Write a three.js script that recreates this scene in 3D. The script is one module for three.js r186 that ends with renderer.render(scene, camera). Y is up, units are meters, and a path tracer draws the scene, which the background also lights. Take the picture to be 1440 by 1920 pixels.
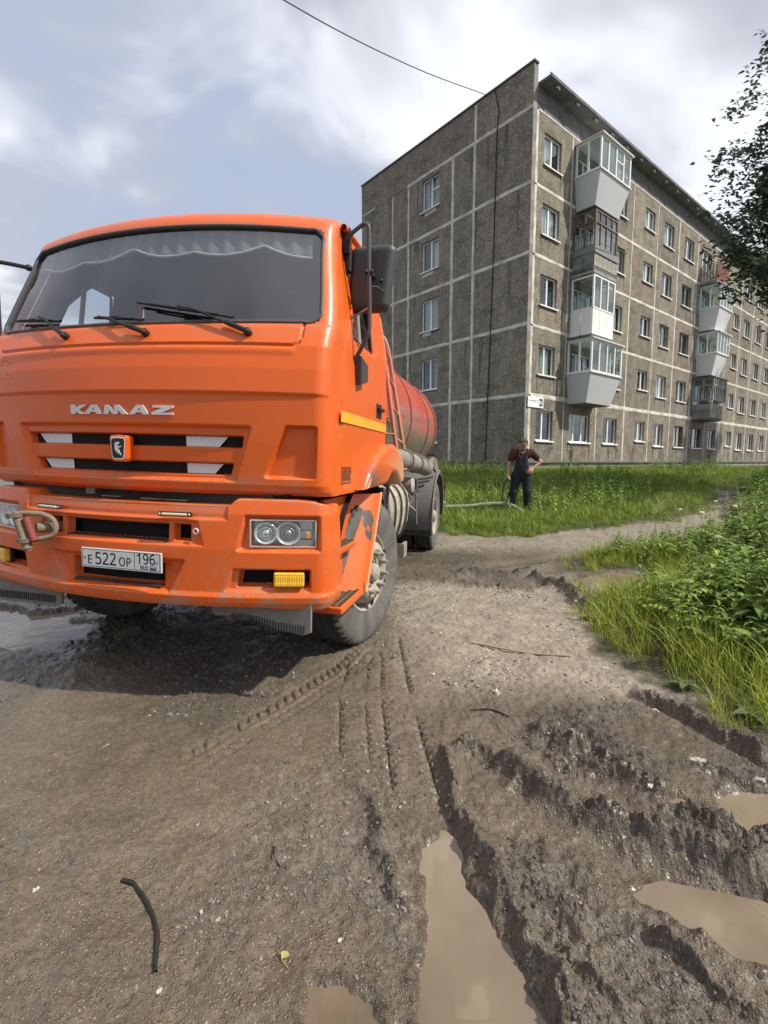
import * as THREE from 'three';
import { mergeGeometries, mergeVertices } from 'three/addons/utils/BufferGeometryUtils.js';
import { RoundedBoxGeometry } from 'three/addons/geometries/RoundedBoxGeometry.js';
import { MarchingCubes } from 'three/addons/objects/MarchingCubes.js';

// ---------- noise, seeded ----------
let seed = 20240611;
const rnd = () => { seed = (Math.imul(seed, 1664525) + 1013904223) >>> 0; return seed / 4294967296; };
const rr = (a, b) => a + (b - a) * rnd();
const pick = (a) => a[Math.floor(rnd() * a.length)];
function h2(ix, iy) { let n = (Math.imul(ix, 374761393) + Math.imul(iy, 668265263)) | 0; n = Math.imul(n ^ (n >>> 13), 1274126177); n = Math.imul(n ^ (n >>> 15), 2246822519); return ((n ^ (n >>> 16)) >>> 0) / 4294967296; }
const md = (a, p) => p ? ((a % p) + p) % p : a;
function vn(x, y, p = 0) {
  const ix = Math.floor(x), iy = Math.floor(y); let fx = x - ix, fy = y - iy;
  fx = fx * fx * (3 - 2 * fx); fy = fy * fy * (3 - 2 * fy);
  const a = h2(md(ix, p), md(iy, p)), b = h2(md(ix + 1, p), md(iy, p)), c = h2(md(ix, p), md(iy + 1, p)), d = h2(md(ix + 1, p), md(iy + 1, p));
  return a + (b - a) * fx + (c - a) * fy + (a - b - c + d) * fx * fy;
}
function fbm(x, y, o = 4, p = 0) { let s = 0, a = 0.5, t = 0; for (let i = 0; i < o; i++) { s += a * vn(x, y, p); t += a; a *= 0.5; x = x * 2 + (p ? 0 : 17.3); y = y * 2 + (p ? 0 : 9.1); p *= 2; } return s / t; }
const ss = (a, b, x) => { const t = Math.min(1, Math.max(0, (x - a) / (b - a))); return t * t * (3 - 2 * t); };
const lerp = (a, b, t) => a + (b - a) * t, clamp = (x, a, b) => Math.min(b, Math.max(a, x));
const V = (x, y, z) => new THREE.Vector3(x, y, z);
const R3 = (r, g, b) => new THREE.Color().setRGB(r, g, b);

// ---------- camera ----------
const scene = new THREE.Scene();
const F = 918, PITCH = Math.atan(94 / 918), CAMH = 1.4;
const camera = new THREE.PerspectiveCamera(2 * Math.atan(960 / F) * 180 / Math.PI, 0.75, 0.05, 2000);
camera.position.set(0, CAMH, 0); camera.rotation.x = -PITCH;

// ---------- sky: one computed equirectangular sky of broken cloud ----------
const SKY = 0.9;
const SUN = V(0.86, 1.0, 0.25).normalize();
{
  const W = 2048, H = 1024, data = new Float32Array(W * H * 4);
  for (let j = 0; j < H; j++) {
    const el = ((j + 0.5) / H - 0.5) * Math.PI, dy = Math.sin(el), c = Math.cos(el);
    for (let i = 0; i < W; i++) {
      const az = ((i + 0.5) / W - 0.5) * 2 * Math.PI, dx = c * Math.cos(az), dz = c * Math.sin(az), k = (j * W + i) * 4;
      let r, g, b;
      if (dy < -0.02) { r = 0.15; g = 0.14; b = 0.12; }
      else {
        const q = 1 / (Math.max(dy, 0) + 0.16), px = dx * q * 1.25 + 3.1, pz = dz * q * 1.25 - 1.7;
        const wx = fbm(px * 0.9 + 5, pz * 0.9 + 1, 3) - 0.5, wz = fbm(px * 0.9 + 31, pz * 0.9 + 12, 3) - 0.5;
        const n = fbm(px + wx * 1.5, pz + wz * 1.5, 7), m = fbm(px * 0.55 + 40 + wx, pz * 0.55 + 8 + wz, 5), f2 = fbm(px * 2.3 + wx * 2 + 9, pz * 2.3 + wz * 2, 5);
        const up = Math.max(dy, 0);
        let cov = ss(0.27, 0.52, n * 0.75 + f2 * 0.25) * 0.95;
        const dark = ss(0.42, 0.62, m) * ss(0.3, 0.6, n + 0.1);
        // clear air between the clouds
        const t = Math.pow(1 - up, 3);
        let sr = lerp(0.42, 0.58, t), sg = lerp(0.51, 0.66, t), sb = lerp(0.7, 0.8, t);
        const bright = 0.56 + 0.52 * ss(0.42, 0.66, f2 * 0.5 + n * 0.5);
        const cr = lerp(bright, 0.50, dark * 0.55), cg = lerp(bright * 1.045 - 0.01, 0.57, dark * 0.55), cb = lerp(bright * 1.06 + 0.06, 0.69, dark * 0.55);
        r = lerp(sr, cr, cov); g = lerp(sg, cg, cov); b = lerp(sb, cb, cov);
        const hz = ss(0.22, 0.0, up) * 0.65; r = lerp(r, 0.74, hz); g = lerp(g, 0.78, hz); b = lerp(b, 0.83, hz);
        const su = Math.max(0, dx * SUN.x + dy * SUN.y + dz * SUN.z), gl = Math.pow(su, 10) * 0.5; r += gl; g += gl * 0.97; b += gl * 0.9;
      }
      data[k] = r * SKY; data[k + 1] = g * SKY; data[k + 2] = b * SKY; data[k + 3] = 1;
    }
  }
  const t = new THREE.DataTexture(data, W, H, THREE.RGBAFormat, THREE.FloatType);
  t.mapping = THREE.EquirectangularReflectionMapping; t.magFilter = t.minFilter = THREE.LinearFilter; t.wrapS = THREE.RepeatWrapping; t.needsUpdate = true;
  scene.background = t; scene.environment = t; scene.backgroundIntensity = 1; scene.environmentIntensity = 1;
}
const sun = new THREE.DirectionalLight(R3(1, 0.92, 0.79), 4.8);
sun.position.copy(SUN).multiplyScalar(60).add(V(4, 0, -14)); sun.target.position.set(4, 0, -14); scene.add(sun.target);
sun.castShadow = true; sun.shadow.mapSize.set(2048, 2048); sun.shadow.radius = 2.5;
Object.assign(sun.shadow.camera, { left: -40, right: 40, top: 40, bottom: -40, near: 1, far: 160 });
scene.add(sun);
const renderer = new THREE.WebGLRenderer({ antialias: true });
renderer.toneMapping = THREE.LinearToneMapping; renderer.toneMappingExposure = 1.12;
renderer.shadowMap.enabled = true;

// ---------- helpers: geometry ----------
function clean(g) {
  if (g.index) { /* keep */ }
  for (const k of Object.keys(g.attributes)) if (!['position', 'normal', 'uv', 'color'].includes(k)) g.deleteAttribute(k);
  if (!g.attributes.normal) g.computeVertexNormals();
  if (!g.attributes.uv) boxUV(g);
  return g;
}
function boxUV(g) {
  const p = g.attributes.position, n = g.attributes.normal, u = new Float32Array(p.count * 2);
  for (let i = 0; i < p.count; i++) {
    const ax = Math.abs(n.getX(i)), ay = Math.abs(n.getY(i)), az = Math.abs(n.getZ(i));
    if (ay >= ax && ay >= az) { u[2 * i] = p.getX(i); u[2 * i + 1] = p.getZ(i); } else if (ax >= az) { u[2 * i] = p.getZ(i); u[2 * i + 1] = p.getY(i); } else { u[2 * i] = p.getX(i); u[2 * i + 1] = p.getY(i); }
  }
  g.setAttribute('uv', new THREE.BufferAttribute(u, 2)); return g;
}
function merge(list) {
  const col = list.some((g) => g.attributes.color);
  const a = list.map((g) => { clean(g); let h = g.index ? g.toNonIndexed() : g; if (col && !h.attributes.color) h.setAttribute('color', new THREE.BufferAttribute(new Float32Array(h.attributes.position.count * 3).fill(1), 3)); return h; });
  return a.length === 1 ? a[0] : mergeGeometries(a);
}
const box = (w, h, d, x = 0, y = 0, z = 0) => boxUV(new THREE.BoxGeometry(w, h, d)).translate(x, y, z);
const rbox = (w, h, d, r, x = 0, y = 0, z = 0, s = 2) => boxUV(new RoundedBoxGeometry(w, h, d, s, Math.min(r, w / 2.01, h / 2.01, d / 2.01))).translate(x, y, z);
function tube(pts, r, seg = 0, rad = 8, closed = false, tension = 0.5) { const c = new THREE.CatmullRomCurve3(pts.map((p) => p.isVector3 ? p : V(...p)), closed, 'catmullrom', tension); return new THREE.TubeGeometry(c, seg || pts.length * 6, r, rad, closed); }
function bar(a, b, r0, r1 = r0, rad = 10) {
  a = a.isVector3 ? a : V(...a); b = b.isVector3 ? b : V(...b);
  const d = b.clone().sub(a), g = new THREE.CylinderGeometry(r1, r0, d.length(), rad);
  g.applyQuaternion(new THREE.Quaternion().setFromUnitVectors(V(0, 1, 0), d.normalize())); g.translate((a.x + b.x) / 2, (a.y + b.y) / 2, (a.z + b.z) / 2); return g;
}
function poly(pts, holes = []) { const s = new THREE.Shape(pts.map((p) => new THREE.Vector2(...p))); for (const h of holes) s.holes.push(new THREE.Path(h.map((p) => new THREE.Vector2(...p)))); return s; }
function rrect(x0, y0, x1, y1, r) { const s = new THREE.Shape(); s.moveTo(x0 + r, y0); s.lineTo(x1 - r, y0); s.quadraticCurveTo(x1, y0, x1, y0 + r); s.lineTo(x1, y1 - r); s.quadraticCurveTo(x1, y1, x1 - r, y1); s.lineTo(x0 + r, y1); s.quadraticCurveTo(x0, y1, x0, y1 - r); s.lineTo(x0, y0 + r); s.quadraticCurveTo(x0, y0, x0 + r, y0); return s; }
const ext = (s, d, bev = 0, seg = 6) => new THREE.ExtrudeGeometry(s, { depth: d, bevelEnabled: bev > 0, bevelSize: bev, bevelThickness: bev, bevelOffset: -bev, bevelSegments: 2, curveSegments: seg });
// a grid surface: f(u, v) -> [x, y, z]; cells for which cut(i, j) is true are left out
function grid(us, vs, f, { cut, uv, color, flip } = {}) {
  const nu = us.length, nv = vs.length, P = new Float32Array(nu * nv * 3), U = new Float32Array(nu * nv * 2), C = color && new Float32Array(nu * nv * 3), I = [];
  for (let j = 0; j < nv; j++) for (let i = 0; i < nu; i++) {
    const k = j * nu + i, p = f(us[i], vs[j]); P.set(p, 3 * k); const w = uv ? uv(us[i], vs[j], p) : [us[i], vs[j]]; U[2 * k] = w[0]; U[2 * k + 1] = w[1];
    if (C) C.set(color(us[i], vs[j], p), 3 * k);
  }
  for (let j = 0; j < nv - 1; j++) for (let i = 0; i < nu - 1; i++) {
    if (cut && cut((us[i] + us[i + 1]) / 2, (vs[j] + vs[j + 1]) / 2)) continue;
    const a = j * nu + i, b = a + 1, c = a + nu, d = c + 1; if (flip) I.push(a, c, b, b, c, d); else I.push(a, b, c, b, d, c);
  }
  const g = new THREE.BufferGeometry(); g.setAttribute('position', new THREE.BufferAttribute(P, 3)); g.setAttribute('uv', new THREE.BufferAttribute(U, 2)); if (C) g.setAttribute('color', new THREE.BufferAttribute(C, 3));
  g.setIndex(new THREE.BufferAttribute(new Uint32Array(I), 1)); g.computeVertexNormals(); return g;
}
const lin = (a, b, n) => Array.from({ length: n + 1 }, (_, i) => a + (b - a) * i / n);
function sdPoly(pts, x, y) { // signed distance to a polygon, negative inside
  let d = 1e9, s = 1; const n = pts.length;
  for (let i = 0, j = n - 1; i < n; j = i++) {
    const ex = pts[j][0] - pts[i][0], ey = pts[j][1] - pts[i][1], wx = x - pts[i][0], wy = y - pts[i][1], t = clamp((wx * ex + wy * ey) / (ex * ex + ey * ey), 0, 1);
    const bx = wx - ex * t, by = wy - ey * t; d = Math.min(d, bx * bx + by * by);
    const c1 = y >= pts[i][1], c2 = y < pts[j][1], c3 = ex * wy > ey * wx; if ((c1 && c2 && c3) || (!c1 && !c2 && !c3)) s = -s;
  }
  return s * Math.sqrt(d);
}
// ---------- helpers: objects ----------
const used = {};
const numbered = (n) => { const k = used[n] = (used[n] ?? -1) + 1; return k ? `${n}_${String(k).padStart(3, '0')}` : n; };
function put(name, geo, mat, parent = scene) {
  const m = new THREE.Mesh(Array.isArray(geo) ? merge(geo) : geo, mat); m.name = parent === scene ? numbered(name) : name; m.castShadow = m.receiveShadow = true; parent.add(m); return m;
}
function tag(o, label, category, group) { o.userData.label = label; o.userData.category = category; if (group) o.userData.group = group; return o; }
function thing(name, label, category, pos = [0, 0, 0], turn = 0, group) { const o = new THREE.Group(); o.name = numbered(name); o.position.set(...pos); o.rotation.y = turn; scene.add(o); return tag(o, label, category, group); }
function sub(name, parent) { const o = new THREE.Group(); o.name = name; parent.add(o); return o; }
// ---------- helpers: textures and materials ----------
function tex(n, f, srgb = false, rep = [1, 1]) {
  const d = new Uint8Array(n * n * 4);
  for (let j = 0; j < n; j++) for (let i = 0; i < n; i++) { const c = f(i / n, j / n, i, j), k = (j * n + i) * 4; for (let q = 0; q < 3; q++) { let v = Array.isArray(c) ? c[q] : c; if (srgb) v = v <= 0.0031308 ? v * 12.92 : 1.055 * Math.pow(v, 1 / 2.4) - 0.055; d[k + q] = clamp(v * 255, 0, 255); } d[k + 3] = 255; }
  const t = new THREE.DataTexture(d, n, n); t.wrapS = t.wrapT = THREE.RepeatWrapping; t.magFilter = THREE.LinearFilter; t.minFilter = THREE.LinearFilter; t.repeat.set(...rep); if (srgb) t.colorSpace = THREE.SRGBColorSpace; t.needsUpdate = true; return t;
}
const mat = (o) => new THREE.MeshPhysicalMaterial({ roughness: 0.7, metalness: 0, ...o });
// jittered cells: returns [distance to nearest, id, distance to second] on a period of n cells
function cells(x, y, n, jit = 0.9) {
  const ix = Math.floor(x), iy = Math.floor(y); let a = 9, b = 9, id = 0;
  for (let dy = -1; dy <= 1; dy++) for (let dx = -1; dx <= 1; dx++) {
    const cx = md(ix + dx, n), cy = md(iy + dy, n), px = ix + dx + 0.5 + (h2(cx + 7, cy + 91) - 0.5) * jit, py = iy + dy + 0.5 + (h2(cx + 57, cy + 13) - 0.5) * jit, d = Math.hypot(x - px, y - py);
    if (d < a) { b = a; a = d; id = h2(cx + 301, cy + 77); } else if (d < b) b = d;
  }
  return [a, id, b];
}
// ---------- the ground: one height field, finer where one looks at it from near ----------
const pl = (pts, o) => { let L = 0; const s = []; for (let i = 0; i < pts.length - 1; i++) { const [ax, az] = pts[i], [bx, bz] = pts[i + 1], l = Math.hypot(bx - ax, bz - az); s.push([ax, az, (bx - ax) / l, (bz - az) / l, l, L]); L += l; } const xs = pts.map((p) => p[0]), zs = pts.map((p) => p[1]); return { s, L, x0: Math.min(...xs) - 0.4, x1: Math.max(...xs) + 0.4, z0: Math.min(...zs) - 0.4, z1: Math.max(...zs) + 0.4, ...o }; };
let _t = 0, _side = 0;
function dPl(p, x, z) { // distance to a line of points; _t is the length along it, _side the signed offset
  if (x < p.x0 || x > p.x1 || z < p.z0 || z > p.z1) return 9;
  let best = 9;
  for (const [ax, az, ux, uz, l, L] of p.s) { const wx = x - ax, wz = z - az, t = clamp(wx * ux + wz * uz, 0, l), d = Math.hypot(wx - ux * t, wz - uz * t); if (d < best) { best = d; _t = L + t; _side = wx * uz - wz * ux; } }
  return best;
}
const RIDGES = [
  pl([[0.26, -2.34], [0.285, -2.08], [0.29, -1.84], [0.34, -1.65], [0.38, -1.45], [0.42, -1.34], [0.46, -1.22], [0.5, -1.02]], { h: 0.055, w: 0.04 }),
  pl([[0.35, -2.36], [0.59, -2.12], [0.73, -1.91], [0.89, -1.76], [1.11, -1.62], [1.4, -1.42]], { h: 0.075, w: 0.066 }),
  pl([[0.75, -2.49], [0.89, -2.34], [1.02, -2.16], [1.18, -1.91], [1.24, -1.73], [1.5, -1.6]], { h: 0.058, w: 0.07 }),
  pl([[1.53, -2.92], [1.62, -2.73], [1.71, -2.58], [1.79, -2.36], [1.84, -2.18]], { h: 0.05, w: 0.045 }),
  pl([[0.77, -1.39], [0.84, -1.29], [0.88, -1.19], [1.0, -1.05]], { h: 0.03, w: 0.022 }),
  pl([[0.82, -1.45], [0.93, -1.36], [1.06, -1.22]], { h: 0.022, w: 0.016 }),
  pl([[-0.11, -2.01], [-0.04, -1.84], [-0.02, -1.63], [0.03, -1.45], [0.12, -1.38]], { h: 0.026, w: 0.03 }),
  pl([[0.52, -1.34], [0.55, -1.19], [0.63, -1.1]], { h: 0.028, w: 0.02 }),
  pl([[0.49, -1.18], [0.55, -1.13], [0.6, -1.07]], { h: 0.03, w: 0.025 }),
  pl([[1.36, -2.14], [1.52, -2.08], [1.66, -1.9]], { h: 0.03, w: 0.03 }),
  pl([[0.7, -2.2], [0.85, -2.12], [0.98, -2.0]], { h: 0.03, w: 0.035 }),
  pl([[0.33, -1.62], [0.45, -1.5], [0.56, -1.42], [0.62, -1.3]], { h: 0.024, w: 0.045 }),
  pl([[1.75, -5.9], [2.0, -5.5], [1.98, -5.0], [1.9, -4.5]], { h: 0.09, w: 0.07 }),
  pl([[0.9, -6.2], [1.5, -5.9], [1.9, -6.2], [2.3, -6.7]], { h: 0.06, w: 0.09 }),
  pl([[0.6, -5.7], [1.2, -5.4], [1.7, -5.2]], { h: 0.04, w: 0.06 }),
];
const RUTS = [
  pl([[0.46, -2.22], [0.62, -1.93], [0.74, -1.75], [0.9, -1.6], [1.2, -1.38], [1.5, -1.2]], { h: 0.03, w: 0.075 }),
  pl([[1.49, -2.9], [1.57, -2.73], [1.66, -2.55], [1.73, -2.34], [1.78, -2.16]], { h: 0.05, w: 0.05 }),
  pl([[0.95, -2.5], [1.06, -2.36], [0.98, -2.22], [0.86, -2.16]], { h: 0.03, w: 0.03 }),
  pl([[0.27, -2.2], [0.24, -1.9], [0.26, -1.72]], { h: 0.025, w: 0.03 }),
  pl([[0.2, -6.1], [1.0, -5.8], [1.7, -5.5], [2.4, -6.0]], { h: 0.05, w: 0.1 }),
  pl([[0.0, -6.6], [1.2, -6.4], [2.2, -7.0], [4.0, -8.2]], { h: 0.04, w: 0.14 }),
];
const TRACKS = [
  pl([[-0.12, -3.58], [-0.29, -3.15], [-0.51, -2.78], [-0.75, -2.41], [-0.97, -2.07]], { wide: 0.085, depth: 0.017, step: 0.07 }),
  pl([[-0.25, -3.38], [-0.27, -2.85], [-0.22, -2.29], [-0.16, -1.92]], { wide: 0.014, depth: 0.017, step: 0.056 }),
  pl([[-0.1, -3.47], [-0.12, -2.85], [-0.08, -2.29], [-0.05, -2.0]], { wide: 0.012, depth: 0.014, step: 0.056 }),
  pl([[-0.02, -3.47], [-0.02, -2.85], [0.02, -2.2], [0.05, -1.82]], { wide: 0.014, depth: 0.018, step: 0.056 }),
  pl([[0.11, -3.86], [0.15, -2.99], [0.2, -2.29], [0.25, -1.78]], { wide: 0.015, depth: 0.02, step: 0.056 }),
];
const WET = [pl([[-0.4, -2.95], [-0.63, -2.35], [-0.98, -2.05], [-1.38, -1.93], [-1.9, -1.7]], { w: 0.19 }), pl([[-0.3, -2.95], [-0.34, -2.4], [-0.37, -2.1]], { w: 0.08 })];
const PUD = [
  { p: [[0.225, -1.74], [0.27, -1.68], [0.3, -1.5], [0.33, -1.4], [0.36, -1.3], [0.39, -1.2], [0.43, -0.95], [0.1, -0.95], [0.09, -1.19], [0.13, -1.33], [0.13, -1.51], [0.15, -1.65]], y: -0.016 },
  { p: [[-0.19, -1.18], [-0.12, -1.2], [-0.03, -1.15], [0.01, -1.0], [-0.21, -1.0]], y: -0.012 },
  { p: [[1.18, -1.94], [1.26, -1.93], [1.28, -1.86], [1.2, -1.81], [1.16, -1.86]], y: -0.006 },
  { p: [[1.39, -1.94], [1.54, -1.97], [1.75, -1.94], [1.6, -1.66], [1.45, -1.69], [1.34, -1.7], [1.32, -1.78]], y: -0.012 },
  { p: [[0.8, -1.47], [0.96, -1.5], [1.12, -1.45], [1.4, -1.38], [1.2, -1.18], [1.08, -1.22], [0.96, -1.3], [0.87, -1.38]], y: -0.014 },
  { p: [[2.3, -5.75], [2.9, -6.22], [3.45, -6.16], [3.27, -5.65], [2.79, -5.22], [2.3, -5.15]], y: -0.02 },
  { p: [[-3.6, -4.6], [-2.6, -4.2], [-2.1, -3.75], [-2.4, -3.5], [-3.4, -3.5], [-4.6, -4.0]], y: 0.05, n: 0.9, f: 4, grow: 0.35 },
].map((o) => ({ ...o, x0: Math.min(...o.p.map((q) => q[0])) - 0.3, x1: Math.max(...o.p.map((q) => q[0])) + 0.3, z0: Math.min(...o.p.map((q) => q[1])) - 0.3, z1: Math.max(...o.p.map((q) => q[1])) + 0.3 }));
const BUSH = [[2.25, -1.2], [1.95, -2.35], [1.74, -2.75], [1.64, -2.98], [1.58, -3.42], [1.72, -4.2], [2.0, -5.12], [2.6, -5.1], [2.75, -5.3], [3.2, -5.7], [3.4, -6.2], [2.9, -6.3], [2.45, -6.3], [2.6, -6.9], [3.15, -7.32], [4.25, -7.7], [5.57, -8.6], [6.9, -9.9], [8.2, -12], [11, -16], [40, -46], [60, -1.2]];
const LAWN = [[-60, -9.6], [0.6, -9.3], [1.81, -9.13], [2.77, -9.1], [3.78, -9.55], [5.0, -10.1], [6.4, -10.7], [7.6, -11.6], [10, -14.4], [17.2, -21.9], [60, -62], [-60, -62]];
const vegSd = (x, z) => Math.min(sdPoly(BUSH, x, z), sdPoly(LAWN, x, z));
let _wet = 0, _dark = 0, _pale = 0, _veg = 0;
function H(x, z, full = true) {
  const D = -z; let h = 0.95 * ss(8, 20.5, D) + 0.25 * ss(22, 60, D);
  h += 0.03 * clamp(-x - 0.12, 0, 3) * ss(2.6, 3.6, D) * ss(14, 9, D);
  _wet = 0; _dark = 0; _pale = 0; _veg = 0;
  const sv = x > 0.3 && D < 70 || D > 7 ? vegSd(x, z) : 1; _veg = ss(0.06, -0.15, sv + (vn(x * 9, z * 9) - 0.5) * 0.25);
  h += 0.05 * ss(0.05, -0.5, sv) * (D < 30 ? 1 : 0);
  if (D > 40) return h;
  h += (fbm(x * 0.9, z * 0.9, 3) - 0.5) * 0.05 * ss(3, 6, D);
  if (!full || D > 14) return h;
  const wetB = Math.max(ss(1, 0.45, dPl(WET[0], x, z) / WET[0].w + (vn(x * 6, z * 6) - 0.5) * 0.8), ss(1, 0.4, dPl(WET[1], x, z) / WET[1].w + (vn(x * 9, z * 9) - 0.5) * 0.8));
  _wet = Math.max(wetB, 0.75 * ss(0.53, 0.64, fbm(x * 1.15 + 3, z * 1.15 + 5, 4)) * ss(7, 5, D) * ss(0.6, -0.2, x));
  h += (fbm(x * 7, z * 7, 3) - 0.5) * 0.03 * (1 - 0.7 * wetB) + (fbm(x * 34, z * 34, 3) - 0.5) * lerp(0.02, 0.006, _wet);
  // churned mud, right foreground
  const churn = ss(0.12, 0.4, x + (vn(x * 3, z * 3) - 0.5) * 0.2) * ss(3.0, 2.4, D + (vn(x * 2 + 9, z * 2) - 0.5) * 0.6) * ss(2.5, 1.9, x);
  if (churn > 0) { const calm0 = fbm(x * 2.1 + 11, z * 2.1, 3), a = 1 - Math.abs(2 * fbm(x * 6 + 3, z * 6, 3) - 1), b = 1 - Math.abs(2 * fbm(x * 19, z * 19, 3) - 1); const calm = ss(0.35, 0.6, fbm(x * 2.1 + 11, z * 2.1, 3)); h += churn * ((a - 0.72) * 0.05 + (b - 0.7) * 0.022) * (0.25 + 0.85 * calm); if (calm < 0.4) _wet = Math.max(_wet, churn * (0.4 - calm) * 1.6); _dark = churn * 0.3 + churn * 0.5 * ss(0.4, 0.65, calm0); _pale -= churn * 0.2; }
  let lump = 0;
  for (const r of RIDGES) { const d = dPl(r, x + (vn(x * 11, z * 11) - 0.5) * 0.06, z + (vn(x * 11 + 50, z * 11) - 0.5) * 0.06); if (d < r.w * 2.6) { const e = Math.exp(-d * d / (r.w * r.w)) * ss(0, 0.1, _t) * ss(0, 0.1, r.L - _t); lump = Math.max(lump, e); h += r.h * e * (0.45 + 0.95 * vn(x * 15, z * 15)) ; } }
  for (const r of RUTS) { const d = dPl(r, x, z); if (d < r.w * 2.6) { const e = Math.exp(-d * d / (r.w * r.w)); h -= r.h * e; _wet = Math.max(_wet, e * 0.5); } }
  if (lump > 0) { h += lump * ((1 - Math.abs(2 * fbm(x * 26, z * 26, 3) - 1)) - 0.7) * 0.045; _dark = Math.max(_dark, lump * 0.85); _wet *= 1 - lump * 0.6; }
  for (const r of TRACKS) {
    const d = dPl(r, x, z); if (d > r.wide * 2.6) continue; const f = ss(0, 0.15, _t) * ss(0, 0.3, r.L - _t) * ss(0.08, 0.3, vn(x * 5 + 20, z * 5));
    if (r.wide > 0.03) { const a = Math.abs(_side), m = ((_t + 0.55 * a) / r.step) % 1; h -= r.depth * f * (ss(0.24, 0.4, Math.abs(m - 0.5)) * ss(0.025, 0.04, a) * ss(0.1, 0.085, a) + 0.7 * ss(0.014, 0.006, Math.abs(a - 0.025)) + 0.5 * ss(0.014, 0.006, Math.abs(a - 0.098))); }
    else { const m = (_t / r.step) % 1, w = r.wide * (0.35 + 1.9 * ss(0.22, 0.4, Math.abs(m - 0.5))); h -= r.depth * f * ss(w, w * 0.4, d); _dark = Math.max(_dark, 0.5 * f * ss(w, w * 0.5, d)); }
  }
  for (const q of PUD) if (x > q.x0 && x < q.x1 && z > q.z0 && z < q.z1) {
    const sd = sdPoly(q.p, x, z) + (fbm(x * (q.f ?? 14), z * (q.f ?? 14), 3) - 0.5) * (q.n ?? 0.07), e = ss(0.02, -0.035, sd); h = lerp(h, q.y - 0.022, e); _wet = Math.max(_wet, ss(0.07, 0.0, sd)); _dark = Math.max(_dark * (1 - e), 0.8 * ss(0.05, 0.012, sd) * (1 - e));
  }
  // pale gravel on the road's right half
  _pale += ss(-0.1, 0.5, x + 0.1 * (D - 3) + (vn(x * 2.2, z * 2.2) - 0.5) * 0.5) * ss(2.5, 3.1, D) * ss(6.0, 5.2, D + (vn(x * 2, z * 2) - 0.5)) + 0.75 * ss(7.2, 8.2, D);
  return h;
}
const soil = (() => {
  const N = 1024, Hm = new Float32Array(N * N);
  const cm = tex(N, (u, v, i, j) => {
    let b = 0.42 + 0.22 * (fbm(u * 12, v * 12, 4, 12) - 0.5) + 0.3 * (fbm(u * 90, v * 90, 2, 90) - 0.5), hh = 0.35 + 0.5 * (fbm(u * 40, v * 40, 4, 40) - 0.5), w = 0;
    for (const [n, prob, r0] of [[200, 0.55, 0.42], [96, 0.4, 0.42], [40, 0.05, 0.3]]) {
      const [d, id, d2] = cells(u * n, v * n, n); const id2 = (id * 977) % 1, r = r0 * (0.5 + 0.5 * id2);
      if (id < prob && d < r) { const k = 1 - (d / r) * (d / r), c = 0.3 + 0.65 * ((id * 7919) % 1) * ((id * 313) % 1); b = lerp(b, c, ss(0, 0.3, k)); hh = Math.max(hh, 0.4 + (24 / n + 0.15) * Math.sqrt(k)); w = (id * 131) % 1; }
    }
    Hm[j * N + i] = hh; return [b * (1 + 0.06 * (w - 0.4)), b, b * (1 - 0.05 * (w - 0.4))];
  }, true);
  const bm = tex(N, (u, v, i, j) => Hm[j * N + i]);
  return { cm, bm };
})();
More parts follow.
